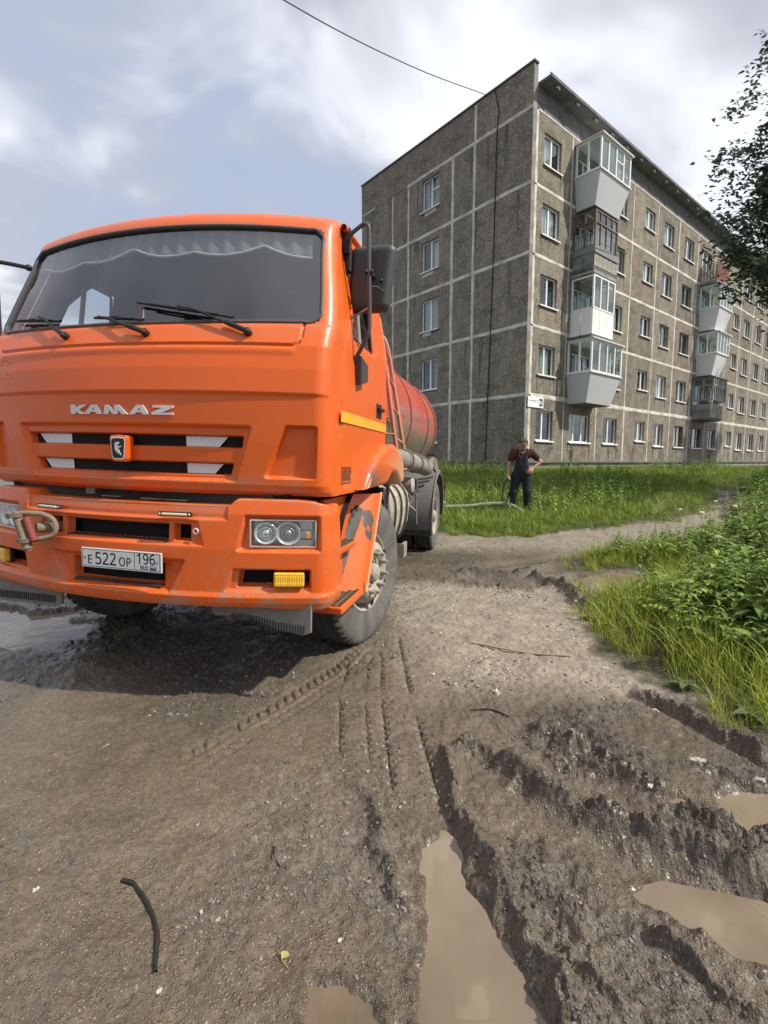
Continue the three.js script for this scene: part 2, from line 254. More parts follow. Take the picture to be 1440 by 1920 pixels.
// how wet the road is, laid out in metres over the near ground
const WX0 = -4, WZ0 = -8.5, WS = 9;
const groundRough = tex(768, (u, v) => { const x = WX0 + u * WS, z = WZ0 + v * WS; H(x, z); const base = 0.55 + 0.2 * (fbm(x * 5, z * 5, 3) - 0.5) + 0.25 * clamp(_pale, 0, 1) - 0.22 * ss(0.48, 0.6, fbm(x * 2.3 + 7, z * 2.3, 4)); const left = ss(-1.6, -2.4, x) * ss(2.6, 3.4, -z) * 0.35; return clamp(lerp(base - left, 0.27, _wet * 0.85) + _dark * 0.1 + _veg * 0.3, 0.2, 1); });
groundRough.wrapS = groundRough.wrapT = THREE.ClampToEdgeWrapping; groundRough.channel = 1;
{
  const rows = []; for (let D = -60; D < 0; D += 6) rows.push(D); for (let D = 0; D < 0.85; D += 0.12) rows.push(D);
  for (let D = 0.86; D < 9; D += Math.max(0.003, 0.0048 * D)) rows.push(D); for (let D = 9.05; D < 40; D *= 1.02) rows.push(D); for (let D = 41; D < 600; D *= 1.12) rows.push(D);
  const cols = lin(-1, 1, 780); for (let k = 1; k < 16; k++) { const w = 1 + Math.pow(k, 2.6) * 0.012 * 6; cols.push(w); cols.unshift(-w); }
  const wid = (D) => 0.24 + 0.86 * Math.max(D, 0.5), X = (u, D) => Math.abs(u) <= 1 ? u * wid(D) : Math.sign(u) * (wid(D) + (Math.abs(u) - 1) * (4 + Math.max(D, 4) * 0.2));
  const mud = [0.112, 0.0905, 0.068], ochre = [0.138, 0.108, 0.073], dark = [0.056, 0.044, 0.033], pale = [0.29, 0.25, 0.195], earth = [0.055, 0.055, 0.03];
  const g = grid(cols, rows, (u, D) => { const x = X(u, D); return [x, H(x, -D), -D]; }, {
    flip: false, uv: (u, D) => [X(u, D) / 1.13, -D / 1.13],
    color: (u, D) => {
      const x = X(u, D), z = -D, n = fbm(x * 1.7, z * 1.7, 4), n2 = fbm(x * 9 + 4, z * 9, 3);
      const c = [0, 1, 2].map((k) => { let a = mud[k] * (0.55 + 0.95 * n); a = lerp(a, pale[k], clamp(_pale, 0, 1) * (0.5 + 0.6 * n2)); a = lerp(a, ochre[k], clamp(_wet, 0, 1) * 0.8); a = lerp(a, dark[k], clamp(_dark, 0, 1) * (0.55 + 0.5 * n2)); return lerp(a, earth[k] * (0.7 + 0.6 * n2), _veg) * 2.35; });
      return c;
    },
  });
  const P = g.attributes.position, u1 = new Float32Array(P.count * 2); for (let i = 0; i < P.count; i++) { u1[2 * i] = (P.getX(i) - WX0) / WS; u1[2 * i + 1] = (P.getZ(i) - WZ0) / WS; }
  g.setAttribute('uv1', new THREE.BufferAttribute(u1, 2));
  const m = put('ground', g, mat({ vertexColors: true, map: soil.cm, bumpMap: soil.bm, bumpScale: 0.007, roughness: 1, roughnessMap: groundRough, specularIntensity: 0.9 })); m.userData.kind = 'structure';
}
// ---------- standing water ----------
const waterMat = mat({ color: R3(0.25, 0.2, 0.142), map: tex(512, (u, v) => { const n = fbm(u * 4, v * 4, 5, 4), b = 0.45 + 0.5 * n + 0.12 * ss(0.6, 0.7, fbm(u * 9, v * 5, 4, 0)); return [b, b * (0.97 + 0.06 * n), b * (0.92 + 0.16 * n)]; }, true, [0.9, 0.9]), roughness: 0.03, ior: 1.33, bumpMap: tex(256, (u, v) => fbm(u * 8, v * 8, 3, 8), false, [1.3, 1.3]), bumpScale: 0.003 });
for (const q of PUD) {
  const cx = q.p.reduce((a, b) => a + b[0], 0) / q.p.length, cz = q.p.reduce((a, b) => a + b[1], 0) / q.p.length;
  const s = new THREE.Shape(q.p.map(([x, z]) => { const l = Math.hypot(x - cx, z - cz), k = (l + (q.grow ?? 0.03)) / l; return new THREE.Vector2(cx + (x - cx) * k, -(cz + (z - cz) * k)); }));
  const g = new THREE.ShapeGeometry(s, 4); g.rotateX(-Math.PI / 2); g.translate(0, q.y, 0);
  put('puddle', g, waterMat).userData.kind = 'structure';
}
// ---------- the apartment block; local x runs along the long front, z points out of it, the gable is at x = 0 ----------
const block = thing('apartment_building', 'long five storey panel block of grey brown pebble dashed concrete with pale joints', 'apartment building', [5.777, 0, -20.4], Math.atan2(0.6305, 0.776));
const wallTex = (() => {
  const N = 1024, Hm = new Float32Array(N * N);
  const cm = tex(N, (u, v, i, j) => {
    const lo = 0.38 * (fbm(u * 5, v * 5, 5, 5) - 0.5); let b = 0.36 + lo, hh = 0.3, t = 0;
    for (const [n, pr] of [[46, 0.8], [90, 0.8]]) { const [d, id] = cells(u * n, v * n, n, 1); const q = (id * 631) % 1, r = 0.3 + 0.25 * q; if (id < pr && d < r) { b = 0.08 + 1.15 * ((id * 7907) % 1) * ((id * 71) % 1) + 0.06 * q + lo * 0.6; hh = 0.5 + 0.5 * (1 - d / r); t = ((id * 419) % 1) - 0.5; } }
    Hm[j * N + i] = hh; return [b * (1 + 0.16 * t), b * (1 - 0.02 * t), b * (1 - 0.16 * t)];
  }, true, [0.5, 0.5]);
  return { cm, bm: tex(N, (u, v, i, j) => Hm[j * N + i], false, [0.5, 0.5]) };
})();
const wallMats = [[0.63, 0.565, 0.45], [0.71, 0.63, 0.5], [0.55, 0.5, 0.405], [0.62, 0.53, 0.435], [0.66, 0.6, 0.465]].map((c) => mat({ color: R3(...c), map: wallTex.cm, bumpMap: wallTex.bm, bumpScale: 0.02, roughness: 0.93 }));
const patch = tex(512, (u, v) => { const b = 0.62 + 0.5 * (fbm(u * 6, v * 6, 5, 6) - 0.5) + 0.16 * (fbm(u * 60, v * 60, 2, 60) - 0.5); return [b, b, b]; }, true, [0.6, 0.6]);
const grain = tex(512, (u, v) => fbm(u * 40, v * 40, 4, 40), false, [1.1, 1.1]);
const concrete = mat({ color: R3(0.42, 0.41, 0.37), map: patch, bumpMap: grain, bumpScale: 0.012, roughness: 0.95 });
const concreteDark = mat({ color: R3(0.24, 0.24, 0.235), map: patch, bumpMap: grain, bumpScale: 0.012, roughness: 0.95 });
const mortar = mat({ color: R3(0.92, 0.89, 0.79), map: patch, bumpMap: grain, bumpScale: 0.015, roughness: 0.95 });
const pvc = mat({ color: R3(0.82, 0.83, 0.82), roughness: 0.35 }), pvcGrey = mat({ color: R3(0.62, 0.65, 0.66), roughness: 0.5 });
const sillMat = mat({ color: R3(0.75, 0.75, 0.72), roughness: 0.4 });
const woodOld = mat({ color: R3(0.24, 0.18, 0.145), map: patch, roughness: 0.85 }), woodGrey = mat({ color: R3(0.5, 0.5, 0.47), map: patch, roughness: 0.85 });
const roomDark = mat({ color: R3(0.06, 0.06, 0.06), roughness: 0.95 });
const paneMat = mat({ color: R3(0.86, 0.92, 0.92), transmission: 1, roughness: 0.02, thickness: 0, ior: 1.65 });
const curtainMats = [mat({ color: R3(0.7, 0.7, 0.67), roughness: 0.95 }), mat({ color: R3(0.5, 0.48, 0.44), roughness: 0.95 }), mat({ color: R3(0.36, 0.42, 0.4), roughness: 0.95 }), mat({ color: R3(0.33, 0.27, 0.3), roughness: 0.95 })];
const bracketM = mat({ color: R3(0.16, 0.16, 0.16), roughness: 0.8 });
const LV = [1.4, 4.15, 6.95, 9.7, 12.35, 15.1], PT = 0.22, BL = 60, GW = 11.15;
// places: face 'f' (front, u = x) or 'g' (gable, u = distance back from the corner)
const onFace = (face, g) => { if (face === 'g') { g.rotateY(-Math.PI / 2); } return g; };
const placeG = (face, o) => { if (face === 'g') o.rotation.y = -Math.PI / 2; return o; };
let pn = 0;
function panel(face, u0, u1, y0, y1, holes) {
  // on the gable local u grows away from the corner, i.e. along -z: after a turn of -90 degrees x -> z, so u is mirrored
  const sg = face === 'g' ? -1 : 1, a = sg * u0, b = sg * u1, e = 0.012;
  const s = poly([[Math.min(a, b) + e, y0 + e], [Math.max(a, b) - e, y0 + e], [Math.max(a, b) - e, y1 - e], [Math.min(a, b) + e, y1 - e]], holes.map(([p, q, r, t]) => [[Math.min(sg * p, sg * q), r], [Math.max(sg * p, sg * q), r], [Math.max(sg * p, sg * q), t], [Math.min(sg * p, sg * q), t]]));
  const g = new THREE.ExtrudeGeometry(s, { depth: PT, bevelEnabled: false }); g.translate(0, 0, -PT);
  const uv = g.attributes.uv, ox = rr(0, 4), oy = rr(0, 4); for (let i = 0; i < uv.count; i++) uv.setXY(i, uv.getX(i) + ox, uv.getY(i) + oy);
  g.translate(0, 0, rr(-0.006, 0.006));
  put('wall_panel', onFace(face, g), wallMats[Math.floor(h2(pn++, 5) * 5)], block);
}
function joint(face, u0, y0, u1, y1, w = 0.09, fade = 0) { // a smeared, uneven strip of mortar over a joint
  const sg = face === 'g' ? -1 : 1, L = Math.hypot(u1 - u0, y1 - y0), n = Math.max(4, Math.ceil(L / 0.12)), ts = lin(0, 1, n), dx = sg * (u1 - u0) / L, dy = (y1 - y0) / L, sd = rr(0, 99);
  const g = grid(ts, [-1, -0.8, 0.8, 1], (t, v) => {
    const l = t * L, c = (fbm(l * 1.3 + sd, 3.3, 3) - 0.5) * 0.035, hw = w * 0.62 * (0.6 + 0.8 * fbm(l * 4 + sd + (v > 0 ? 40 : 0), 7.7, 3)), k = Math.sign(v) * hw * (Math.abs(v) === 1 ? 1 : 0.8) + c;
    return [sg * u0 + dx * l - dy * k, y0 + dy * l + dx * k, Math.abs(v) === 1 ? -0.012 : 0.009 + 0.008 * fbm(l * 9 + sd, v * 3, 2)];
  }, { flip: false });
  boxUV(g); put('joint_strip', onFace(face, g), mortar, block);
}
function windowIn(face, u0, u1, y0, y1, o = {}) { // a plastic window set back in its opening
  const w = sub('window', block); placeG(face, w); const sg = face === 'g' ? -1 : 1, a = Math.min(sg * u0, sg * u1), W = Math.abs(u1 - u0), Hh = y1 - y0, zb = o.z ?? -0.13, fr = o.mat ?? pvc, ft = 0.055;
  const parts = [box(W, ft, 0.06, a + W / 2, y0 + ft / 2, zb), box(W, ft, 0.06, a + W / 2, y1 - ft / 2, zb), box(ft, Hh - 2 * ft, 0.06, a + ft / 2, y0 + Hh / 2, zb), box(ft, Hh - 2 * ft, 0.06, a + W - ft / 2, y0 + Hh / 2, zb)];
  const div = o.div ?? [0.5]; for (const d of div) parts.push(box(0.085, Hh - 2 * ft, 0.062, a + W * d, y0 + Hh / 2, zb));
  if (o.bar) parts.push(box(W * (1 - div[div.length - 1]), 0.05, 0.06, a + W * (1 + div[div.length - 1]) / 2, y0 + Hh * 0.6, zb));
  put('frame', parts, fr, w);
  const edges = [0, ...div, 1];
  for (let i = 0; i < edges.length - 1; i++) put('pane', box(W * (edges[i + 1] - edges[i]) - 0.05, Hh - 2 * ft, 0.006, a + W * (edges[i] + edges[i + 1]) / 2, y0 + Hh / 2, zb), paneMat, w);
  put('sill', [box(W + 0.12, 0.03, 0.2, a + W / 2, y0 - 0.012, -0.03).rotateX(0), box(W + 0.12, 0.05, 0.012, a + W / 2, y0 - 0.035, 0.074)], sillMat, w);
  const rv = rnd();
  if (rv < 0.8) { // curtains hang in folds just inside
    const cm = curtainMats[rv < 0.5 ? 0 : rv < 0.62 ? 1 : rv < 0.72 ? 2 : 3], cover = rr(0.25, 1), side = rnd() < 0.5, cw = W * cover, c0 = side ? a : a + W - cw, ph = rr(0, 9);
    put('curtain', grid(lin(0, 1, 24), [0, 1], (t, v) => [c0 + cw * t, y0 + 0.05 + (Hh - 0.1) * v, zb - 0.13 + 0.03 * Math.sin(t * cw * 34 + ph)], { flip: false }), cm, w);
  }
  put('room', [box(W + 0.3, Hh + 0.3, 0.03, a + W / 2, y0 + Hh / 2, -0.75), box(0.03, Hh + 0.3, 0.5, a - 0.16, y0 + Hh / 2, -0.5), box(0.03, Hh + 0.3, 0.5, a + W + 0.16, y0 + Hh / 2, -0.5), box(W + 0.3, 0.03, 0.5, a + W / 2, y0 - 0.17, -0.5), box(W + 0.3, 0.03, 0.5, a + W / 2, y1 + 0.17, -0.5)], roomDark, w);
  return w;
}
// gable
const GC = [0.0, 2.92, 4.2, 7.2, 8.43, GW], GWIN = [[2.34, 3.65], [4.96, 6.44], [7.8, 9.28], [10.63, 12.0], [13.44, 14.87]];
for (let f = 0; f < 5; f++) for (let c = 0; c < 5; c++) {
  const win = c === 2 && [5.04, 6.22, ...GWIN[f]]; panel('g', GC[c], GC[c + 1], LV[f], LV[f + 1], win ? [win] : []);
  if (win) windowIn('g', ...win, { bar: f === 4 });
}
for (const [a, b] of [[0, 2.92], [2.92, GW]]) panel('g', a, b, 15.1, 16.67, []);
for (let f = 1; f < 6; f++) joint('g', 0, LV[f], f === 5 ? 7.3 : 8.4, LV[f], 0.13); for (let f = 1; f < 6; f++) if (f !== 5) joint('g', 8.4, LV[f], 9.4, LV[f], 0.1);
joint('g', 9.9, 15.1, 11.0, 15.05, 0.07);
for (let f = 0; f < 5; f++) for (const [c, w] of [[2.92, 0.12], [4.2, 0.14], [7.2, 0.12], [8.43, 0.12]]) joint('g', c + rr(-0.02, 0.02), LV[f] + 0.03, c, LV[f + 1] - 0.03, w * rr(0.8, 1.15));
joint('g', 2.9, 15.13, 2.9, 16.6, 0.12);
// gable end strip, the edge of the gable slab seen from the front
put('corner_strip', box(0.26, 15.25, 0.14, 0.14, 9.03, -0.08), concrete, block);
for (let f = 0; f < 5; f++) joint('f', 0.29, LV[f] + 0.02, 0.29, LV[f + 1] - 0.04, 0.14);
put('parapet_coping', [box(0.3, 0.06, GW + 0.04, 0.1, 16.7, -GW / 2 + 0.02)], concreteDark, block);
// long front
const FC = [0.29, 2.87]; for (let k = 2; k < 22; k++) FC.push(2.87 * k + (k === 4 ? 0.02 : 0));
const bay = (k) => { // openings of bay k on floor f: [u0, u1, short kitchen window, three panes]
  const x = FC[k]; const T = ['a', 'd', 'b', 'k', 'a', 'b', 'd', 'b', 'k', 'b', 'b', 'b', 'k', 'd', 'b', 'k', 'a', 'b', 'b', 'd', 'k'][k];
  return T === 'a' ? [x + (k ? 0.8 : 0.5), x + (k ? 2.07 : 1.75), 0, 0] : T === 'd' ? [x + 0.5, x + 2.35, 0, 1] : T === 'k' ? [x + 1.35, x + 2.5, 1, 0] : [x + 0.75, x + 2.17, 0, 0];
};
for (let k = 0; k < FC.length - 1; k++) for (let f = 0; f < 5; f++) {
  const [u0, u1, kit, three] = bay(k), b = LV[f], top = b + (f ? 2.12 : 2.17), bot = b + (kit ? 1.12 : 0.9), hole = [u0, u1, bot, kit ? top + 0.02 : top];
  panel('f', FC[k], FC[k + 1], LV[f], LV[f + 1], [hole]);
  windowIn('f', ...hole, { div: three ? [0.3, 0.68] : [rr(0.45, 0.55)], bar: three && rnd() < 0.5, mat: k === 6 && f === 0 ? woodOld : (k === 5 && f === 0) ? woodOld : rnd() < 0.1 ? woodGrey : pvc });
}
for (let f = 1; f < 6; f++) joint('f', 0.35, LV[f], 40, LV[f], f === 5 ? 0.07 : f === 1 ? 0.17 : 0.12);
for (let k = 1; k < 15; k++) for (let f = 0; f < 5; f++) joint('f', FC[k], LV[f] + 0.03, FC[k] + rr(-0.015, 0.015), LV[f + 1] - 0.03, rr(0.06, 0.1));
// rain stains running down from the sills, and smears of plaster under some gable windows
{
  const stains = []; const streak = (face, u, y0, len, w) => { const sg = face === 'g' ? -1 : 1, sd = rr(0, 99), n = 10; const s = grid(lin(0, 1, n), [-1, 0, 1], (t, v) => [sg * u + v * w * 0.5 * (0.35 + fbm(t * 4 + sd, v + 3, 3)) * (1 - 0.75 * t) + 0.03 * (fbm(t * 2 + sd, 1, 2) - 0.5), y0 - len * t, 0.0085], { flip: true }); boxUV(s); stains.push(onFace(face, s)); };
  for (let k = 0; k < 16; k++) for (let f = 0; f < 5; f++) { if ((k === 1 || k === 6) && f) continue; const [u0, u1, kit] = bay(k), yb = LV[f] + (kit ? 1.12 : 0.9) - 0.06; for (const u of [u0 - 0.02, u1 + 0.02, lerp(u0, u1, rnd())]) if (rnd() < 0.75) streak('f', u, yb, rr(0.3, 0.8), rr(0.06, 0.2)); if (f === 0) for (let i = 0; i < 3; i++) streak('f', FC[k] + rr(0.1, 2.7), 1.42 + rr(0.4, 0.8), rr(0.35, 0.75), rr(0.15, 0.45)); }
  for (let f = 0; f < 5; f++) for (let i = 0; i < 9; i++) streak('g', rr(0.4, 10.8), LV[f + 1] - 0.1, rr(0.5, 1.9), rr(0.08, 0.3));
  put('rain_stain', stains, mat({ color: R3(0.46, 0.415, 0.34), map: wallTex.cm, bumpMap: wallTex.bm, bumpScale: 0.02, roughness: 0.93 }), block).userData.kind = 'stuff';
  for (const [f, a, b] of [[4, 5.25, 6.0], [3, 5.35, 6.2], [2, 5.5, 6.1]]) joint('g', a, GWIN[f][0] - 0.12, b, GWIN[f][0] - 0.16, 0.16);
}
// plinth, roof slab, attic, inner floors
put('plinth', [box(BL, 1.5, 0.2, BL / 2 + 0.1, 0.62, -0.17), box(0.2, 1.5, GW - 0.1, 0.17, 0.62, -GW / 2)], concrete, block);
put('plinth_ledge', [box(BL, 0.05, 0.06, BL / 2 + 0.3, 1.385, -0.005), box(0.06, 0.05, GW, 0.0, 1.385, -GW / 2)], concreteDark, block);
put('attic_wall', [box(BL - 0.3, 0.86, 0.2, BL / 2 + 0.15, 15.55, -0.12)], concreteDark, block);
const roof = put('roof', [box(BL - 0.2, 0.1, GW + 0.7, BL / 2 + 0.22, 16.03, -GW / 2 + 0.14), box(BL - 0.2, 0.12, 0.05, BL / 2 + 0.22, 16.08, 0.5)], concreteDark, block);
for (let k = 0; k < 40; k++) put('eave_bracket', [box(0.1, 0.12, 0.1, 0.9 + k * 1.45, 15.93, 0.4), box(0.07, 0.16, 0.03, 0.9 + k * 1.45 + 0.1, 15.9, 0.45)], bracketM, roof);
put('rear_wall', [box(BL - 0.3, 14.6, 0.3, BL / 2 + 0.2, 8.7, -GW + 0.2), box(0.3, 14.6, GW - 0.3, BL, 8.7, -GW / 2)], concreteDark, block);
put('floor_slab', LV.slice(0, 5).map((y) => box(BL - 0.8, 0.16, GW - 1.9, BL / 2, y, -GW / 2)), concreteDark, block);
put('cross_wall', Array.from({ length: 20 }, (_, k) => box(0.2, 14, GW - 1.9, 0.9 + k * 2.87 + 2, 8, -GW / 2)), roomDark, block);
// street sign
const signTex = (() => { const c = document.createElement('canvas'); c.width = 512; c.height = 288; const x = c.getContext('2d'); x.fillStyle = '#e9ecee'; x.fillRect(0, 0, 512, 288); x.fillStyle = '#2c4a78'; x.font = 'bold 58px sans-serif'; x.textBaseline = 'middle'; x.save(); x.scale(0.72, 1.15); x.fillText('АРТИЛЛЕРИСТА', 36, 96); x.restore(); x.fillStyle = '#1d2c58'; x.beginPath(); x.roundRect(368, 26, 116, 220, 22); x.fill(); x.fillStyle = '#f4f6f8'; x.font = 'bold 110px sans-serif'; x.save(); x.scale(0.78, 1.35); x.fillText('55', 468, 104); x.restore(); const t = new THREE.CanvasTexture(c); t.colorSpace = THREE.SRGBColorSpace; return t; })();
{ const s = sub('street_sign', block); put('plate', rbox(1.12, 0.44, 0.03, 0.012, 0.68, 3.87, 0.035), mat({ color: R3(0.75, 0.77, 0.78), roughness: 0.4 }), s); const f = new THREE.PlaneGeometry(1.08, 0.41); f.translate(0.68, 3.87, 0.0525); put('lettering', f, mat({ map: signTex, roughness: 0.4 }), s); s.userData.label = 'white street name plate with the house number 55 in a blue box'; }
// ---------- balconies ----------
const ribbed = (u0, u1, y0, y1, zTop, zBot, uT0 = u0, uT1 = u1) => { // corrugated cladding that may lean out towards its top
  const n = Math.round((u1 - u0) / 0.035); return grid(lin(0, 1, n * 2), [0, 1], (t, v) => { const a = lerp(u0, uT0, v), b = lerp(u1, uT1, v); return [lerp(a, b, t), lerp(y0, y1, v), lerp(zBot, zTop, v) + (Math.round(t * n * 2) % 2 ? 0.012 : 0)]; }, { flip: false });
};
const sideRib = (x0, x1, y0, y1, zT, zB) => { const n = 24; return grid(lin(0, 1, n * 2), [0, 1], (t, v) => [lerp(x0, x1, v) - (Math.round(t * n * 2) % 2 ? 0.01 : 0), lerp(y0, y1, v), lerp(0.0, lerp(zB, zT, v), t)], { flip: true }); };
const steelGrey = mat({ color: R3(0.55, 0.58, 0.6), roughness: 0.45 }), steelWhite = mat({ color: R3(0.72, 0.75, 0.76), roughness: 0.45 });
function glazed(b, u0, u1, y0, y1, z, nF, nS, fm, bars) { // frame and panes of a glazed balcony: front and both sides
  const t = 0.06, fr = [], W = u1 - u0, Hh = y1 - y0;
  for (const yy of [y0 + t / 2, y1 - t / 2]) fr.push(box(W, t, t, (u0 + u1) / 2, yy, z), box(t, t, z - 0.03, u0 + t / 2, yy, z / 2), box(t, t, z - 0.03, u1 - t / 2, yy, z / 2));
  for (let i = 0; i <= nF; i++) fr.push(box(i % nF ? 0.075 : 0.09, Hh - 2 * t, 0.066, clamp(u0 + W * i / nF, u0 + 0.045, u1 - 0.045), (y0 + y1) / 2, z));
  for (const x of [u0 + t / 2, u1 - t / 2]) for (let i = 0; i < nS; i++) fr.push(box(0.064, Hh - 2 * t, 0.075, x, (y0 + y1) / 2, 0.06 + (z - 0.06) * i / nS));
  for (const k of bars ?? []) fr.push(box(W / nF, 0.045, 0.05, u0 + W * (k + 0.5) / nF, y0 + Hh * 0.58, z));
  put('frame', fr, fm, b);
  for (let i = 0; i < nF; i++) put('pane', box(W / nF - 0.06, Hh - 0.1, 0.006, u0 + W * (i + 0.5) / nF, (y0 + y1) / 2, z - 0.004), paneMat, b);
  for (const x of [u0 + t / 2, u1 - t / 2]) for (let i = 0; i < nS; i++) put('pane', box(0.006, Hh - 0.1, (z - 0.06) / nS - 0.06, x, (y0 + y1) / 2, 0.06 + (z - 0.06) * (i + 0.5) / nS), paneMat, b);
}
function flared(u0, u1, fl, o = {}) { // plastic glazing over cladding that leans outward
  const b = sub('balcony', block), y = LV[fl], zt = o.zt ?? 1.15, zb = o.zb ?? 0.85, s0 = u0 + 0.22, s1 = u1 - 0.3, sy = y + 1.08, ty = o.ty ?? y + 2.5;
  put('slab', box(s1 - s0, 0.14, zb - 0.02, (s0 + s1) / 2, y - 0.12, zb / 2), concreteDark, b);
  put('cladding', [ribbed(s0, s1, y - 0.17, sy, zt - 0.01, zb, u0, u1), sideRib(s0, u0, y - 0.17, sy, zt, zb), sideRib(s1, u1, y - 0.17, sy, zt, zb)], o.clad ?? steelWhite, b);
  put('sill_board', box(u1 - u0 + 0.08, 0.05, zt + 0.05, (u0 + u1) / 2, sy + 0.02, zt / 2 + 0.02), sillMat, b);
  glazed(b, u0, u1, sy + 0.045, ty, zt - 0.03, o.n ?? 4, 2, pvc, o.bars);
  put('canopy', [box(u1 - u0 + 0.16, 0.05, zt + 0.12, (u0 + u1) / 2, ty + 0.03, zt / 2 + 0.04), ...(o.tall ? [box(u1 - u0, o.tall, 0.04, (u0 + u1) / 2, ty - 0.0 + o.tall / 2 + 0.055, zt - 0.06)] : [])], pvcGrey, b);
  return b;
}
flared(3.1, 5.72, 4, { ty: 14.75, bars: [2], clad: steelGrey });
flared(3.0, 5.72, 1, { ty: 6.62, clad: steelGrey });
{ // fourth floor: old timber glazing over patched boards
  const b = sub('balcony', block), u0 = 3.15, u1 = 5.15, z = 1.0;
  put('slab', box(u1 - u0 + 0.06, 0.14, z, (u0 + u1) / 2, 9.6, z / 2), concreteDark, b);
  for (let i = 0; i < 5; i++) put('cladding', box((u1 - u0) / 5 - 0.02, 0.62, 0.03, u0 + (u1 - u0) * (i + 0.5) / 5, 9.98, z), mat({ color: R3(0.55 - 0.04 * (i % 2), 0.54, 0.46), map: patch, roughness: 0.9 }), b);
  for (const ux of [u0, u1]) put('cladding', box(0.03, 0.62, z - 0.05, ux, 9.98, z / 2), mat({ color: R3(0.3, 0.36, 0.33), map: patch, roughness: 0.9 }), b);
  put('apron', [box(u1 - u0 + 0.08, 0.3, 0.02, (u0 + u1) / 2, 10.33, z + 0.05).rotateX(0), box(0.02, 0.26, z, u0 - 0.03, 10.35, z / 2)], mat({ color: R3(0.22, 0.22, 0.23), roughness: 0.6 }), b);
  glazed(b, u0 + 0.02, u1 - 0.02, 10.48, 11.95, z - 0.04, 4, 2, woodOld);
  put('transom', [box(u1 - u0, 0.07, 0.07, (u0 + u1) / 2, 11.45, z - 0.03), box(0.07, 0.07, z - 0.05, u0 + 0.03, 11.45, z / 2)], woodOld, b);
  put('curtain', grid(lin(0, 1, 60), [0, 1], (t, v) => [u0 + 0.1 + (u1 - u0 - 0.2) * t, 10.5 + 0.95 * v, z - 0.14 + 0.02 * Math.sin(t * 70)], {}), curtainMats[0], b);
  put('rail', [bar([u0 - 0.1, 10.5, z + 0.2], [u1 + 0.5, 10.7, z + 0.2], 0.015), bar([u1 + 0.5, 10.7, z + 0.2], [u1 + 0.5, 10.55, 0], 0.012)], bracketM, b);
}
{ // third floor: straight white plastic, glass above panels
  const b = sub('balcony', block), u0 = 3.15, u1 = 5.0, z = 1.02;
  put('slab', box(u1 - u0, 0.14, z, (u0 + u1) / 2, 6.84, z / 2), concreteDark, b);
  for (let i = 0; i < 3; i++) put('panel', box((u1 - u0) / 3 - 0.025, 1.06, 0.03, u0 + (u1 - u0) * (i + 0.5) / 3, 7.4, z), pvc, b);
  for (const x of [u0, u1]) for (let i = 0; i < 2; i++) put('panel', box(0.03, 1.06, z / 2 - 0.03, x, 7.4, z * (i + 0.5) / 2), pvc, b);
  glazed(b, u0 - 0.01, u1 + 0.01, 7.94, 9.3, z, 3, 1, pvc);
  put('soffit_board', box(u1 - u0 + 0.1, 0.12, z + 0.08, (u0 + u1) / 2, 9.42, z / 2), woodGrey, b);
}
flared(17.85, 20.0, 3, { ty: 12.1, zt: 1.15, clad: steelWhite });
flared(17.85, 20.0, 2, { ty: 9.3, zt: 1.15, clad: steelWhite, bars: [3], n: 4 });
{ // top of the second stack: open, rusty sheet railing
  const b = sub('balcony', block), u0 = 17.7, u1 = 19.6, z = 0.95;
  put('slab', box(u1 - u0, 0.16, z, (u0 + u1) / 2, 12.3, z / 2), concrete, b);
  const rust = mat({ color: R3(0.3, 0.1, 0.06), map: patch, roughness: 0.8 });
  for (let i = 0; i < 9; i++) put('board', box((u1 - u0) / 9 - 0.02, 0.95, 0.02, u0 + (u1 - u0) * (i + 0.5) / 9, 12.86, z), rust, b);
  for (let i = 0; i < 6; i++) for (const x of [u0, u1]) put('board', box(0.02, 0.9, z / 6 - 0.03, x, 12.84, z * (i + 0.5) / 6), woodGrey, b);
  put('rail', [bar([u0, 13.36, z], [u1, 13.36, z], 0.02), bar([u0, 13.36, 0], [u0, 13.36, z], 0.02), bar([u1, 13.36, 0], [u1, 13.36, z], 0.02)], bracketM, b);
}
{ // second floor of the second stack: old grey timber box over a cracked concrete parapet
  const b = sub('balcony', block), u0 = 17.75, u1 = 19.9, z = 1.0;
  put('slab', box(u1 - u0, 0.14, z, (u0 + u1) / 2, 4.08, z / 2), concreteDark, b);
  put('parapet', [box(u1 - u0, 0.8, 0.07, (u0 + u1) / 2, 4.56, z)], concrete, b); for (const x of [u0, u1]) for (let i = 0; i < 9; i++) put('railing_slat', box(0.04, 0.85, 0.07, x, 4.55, 0.06 + z * i / 9), woodGrey, b);
  glazed(b, u0 - 0.05, u1 + 0.1, 5.2, 6.55, z + 0.12, 7, 2, woodGrey); put('transom', [box(u1 - u0 + 0.15, 0.06, 0.075, (u0 + u1) / 2, 6.12, z + 0.12), box(0.075, 0.06, z, u0 - 0.02, 6.12, z / 2)], woodGrey, b);
  put('canopy', box(u1 - u0 + 0.3, 0.05, z + 0.25, (u0 + u1) / 2, 6.6, z / 2 + 0.08), bracketM, b);
}
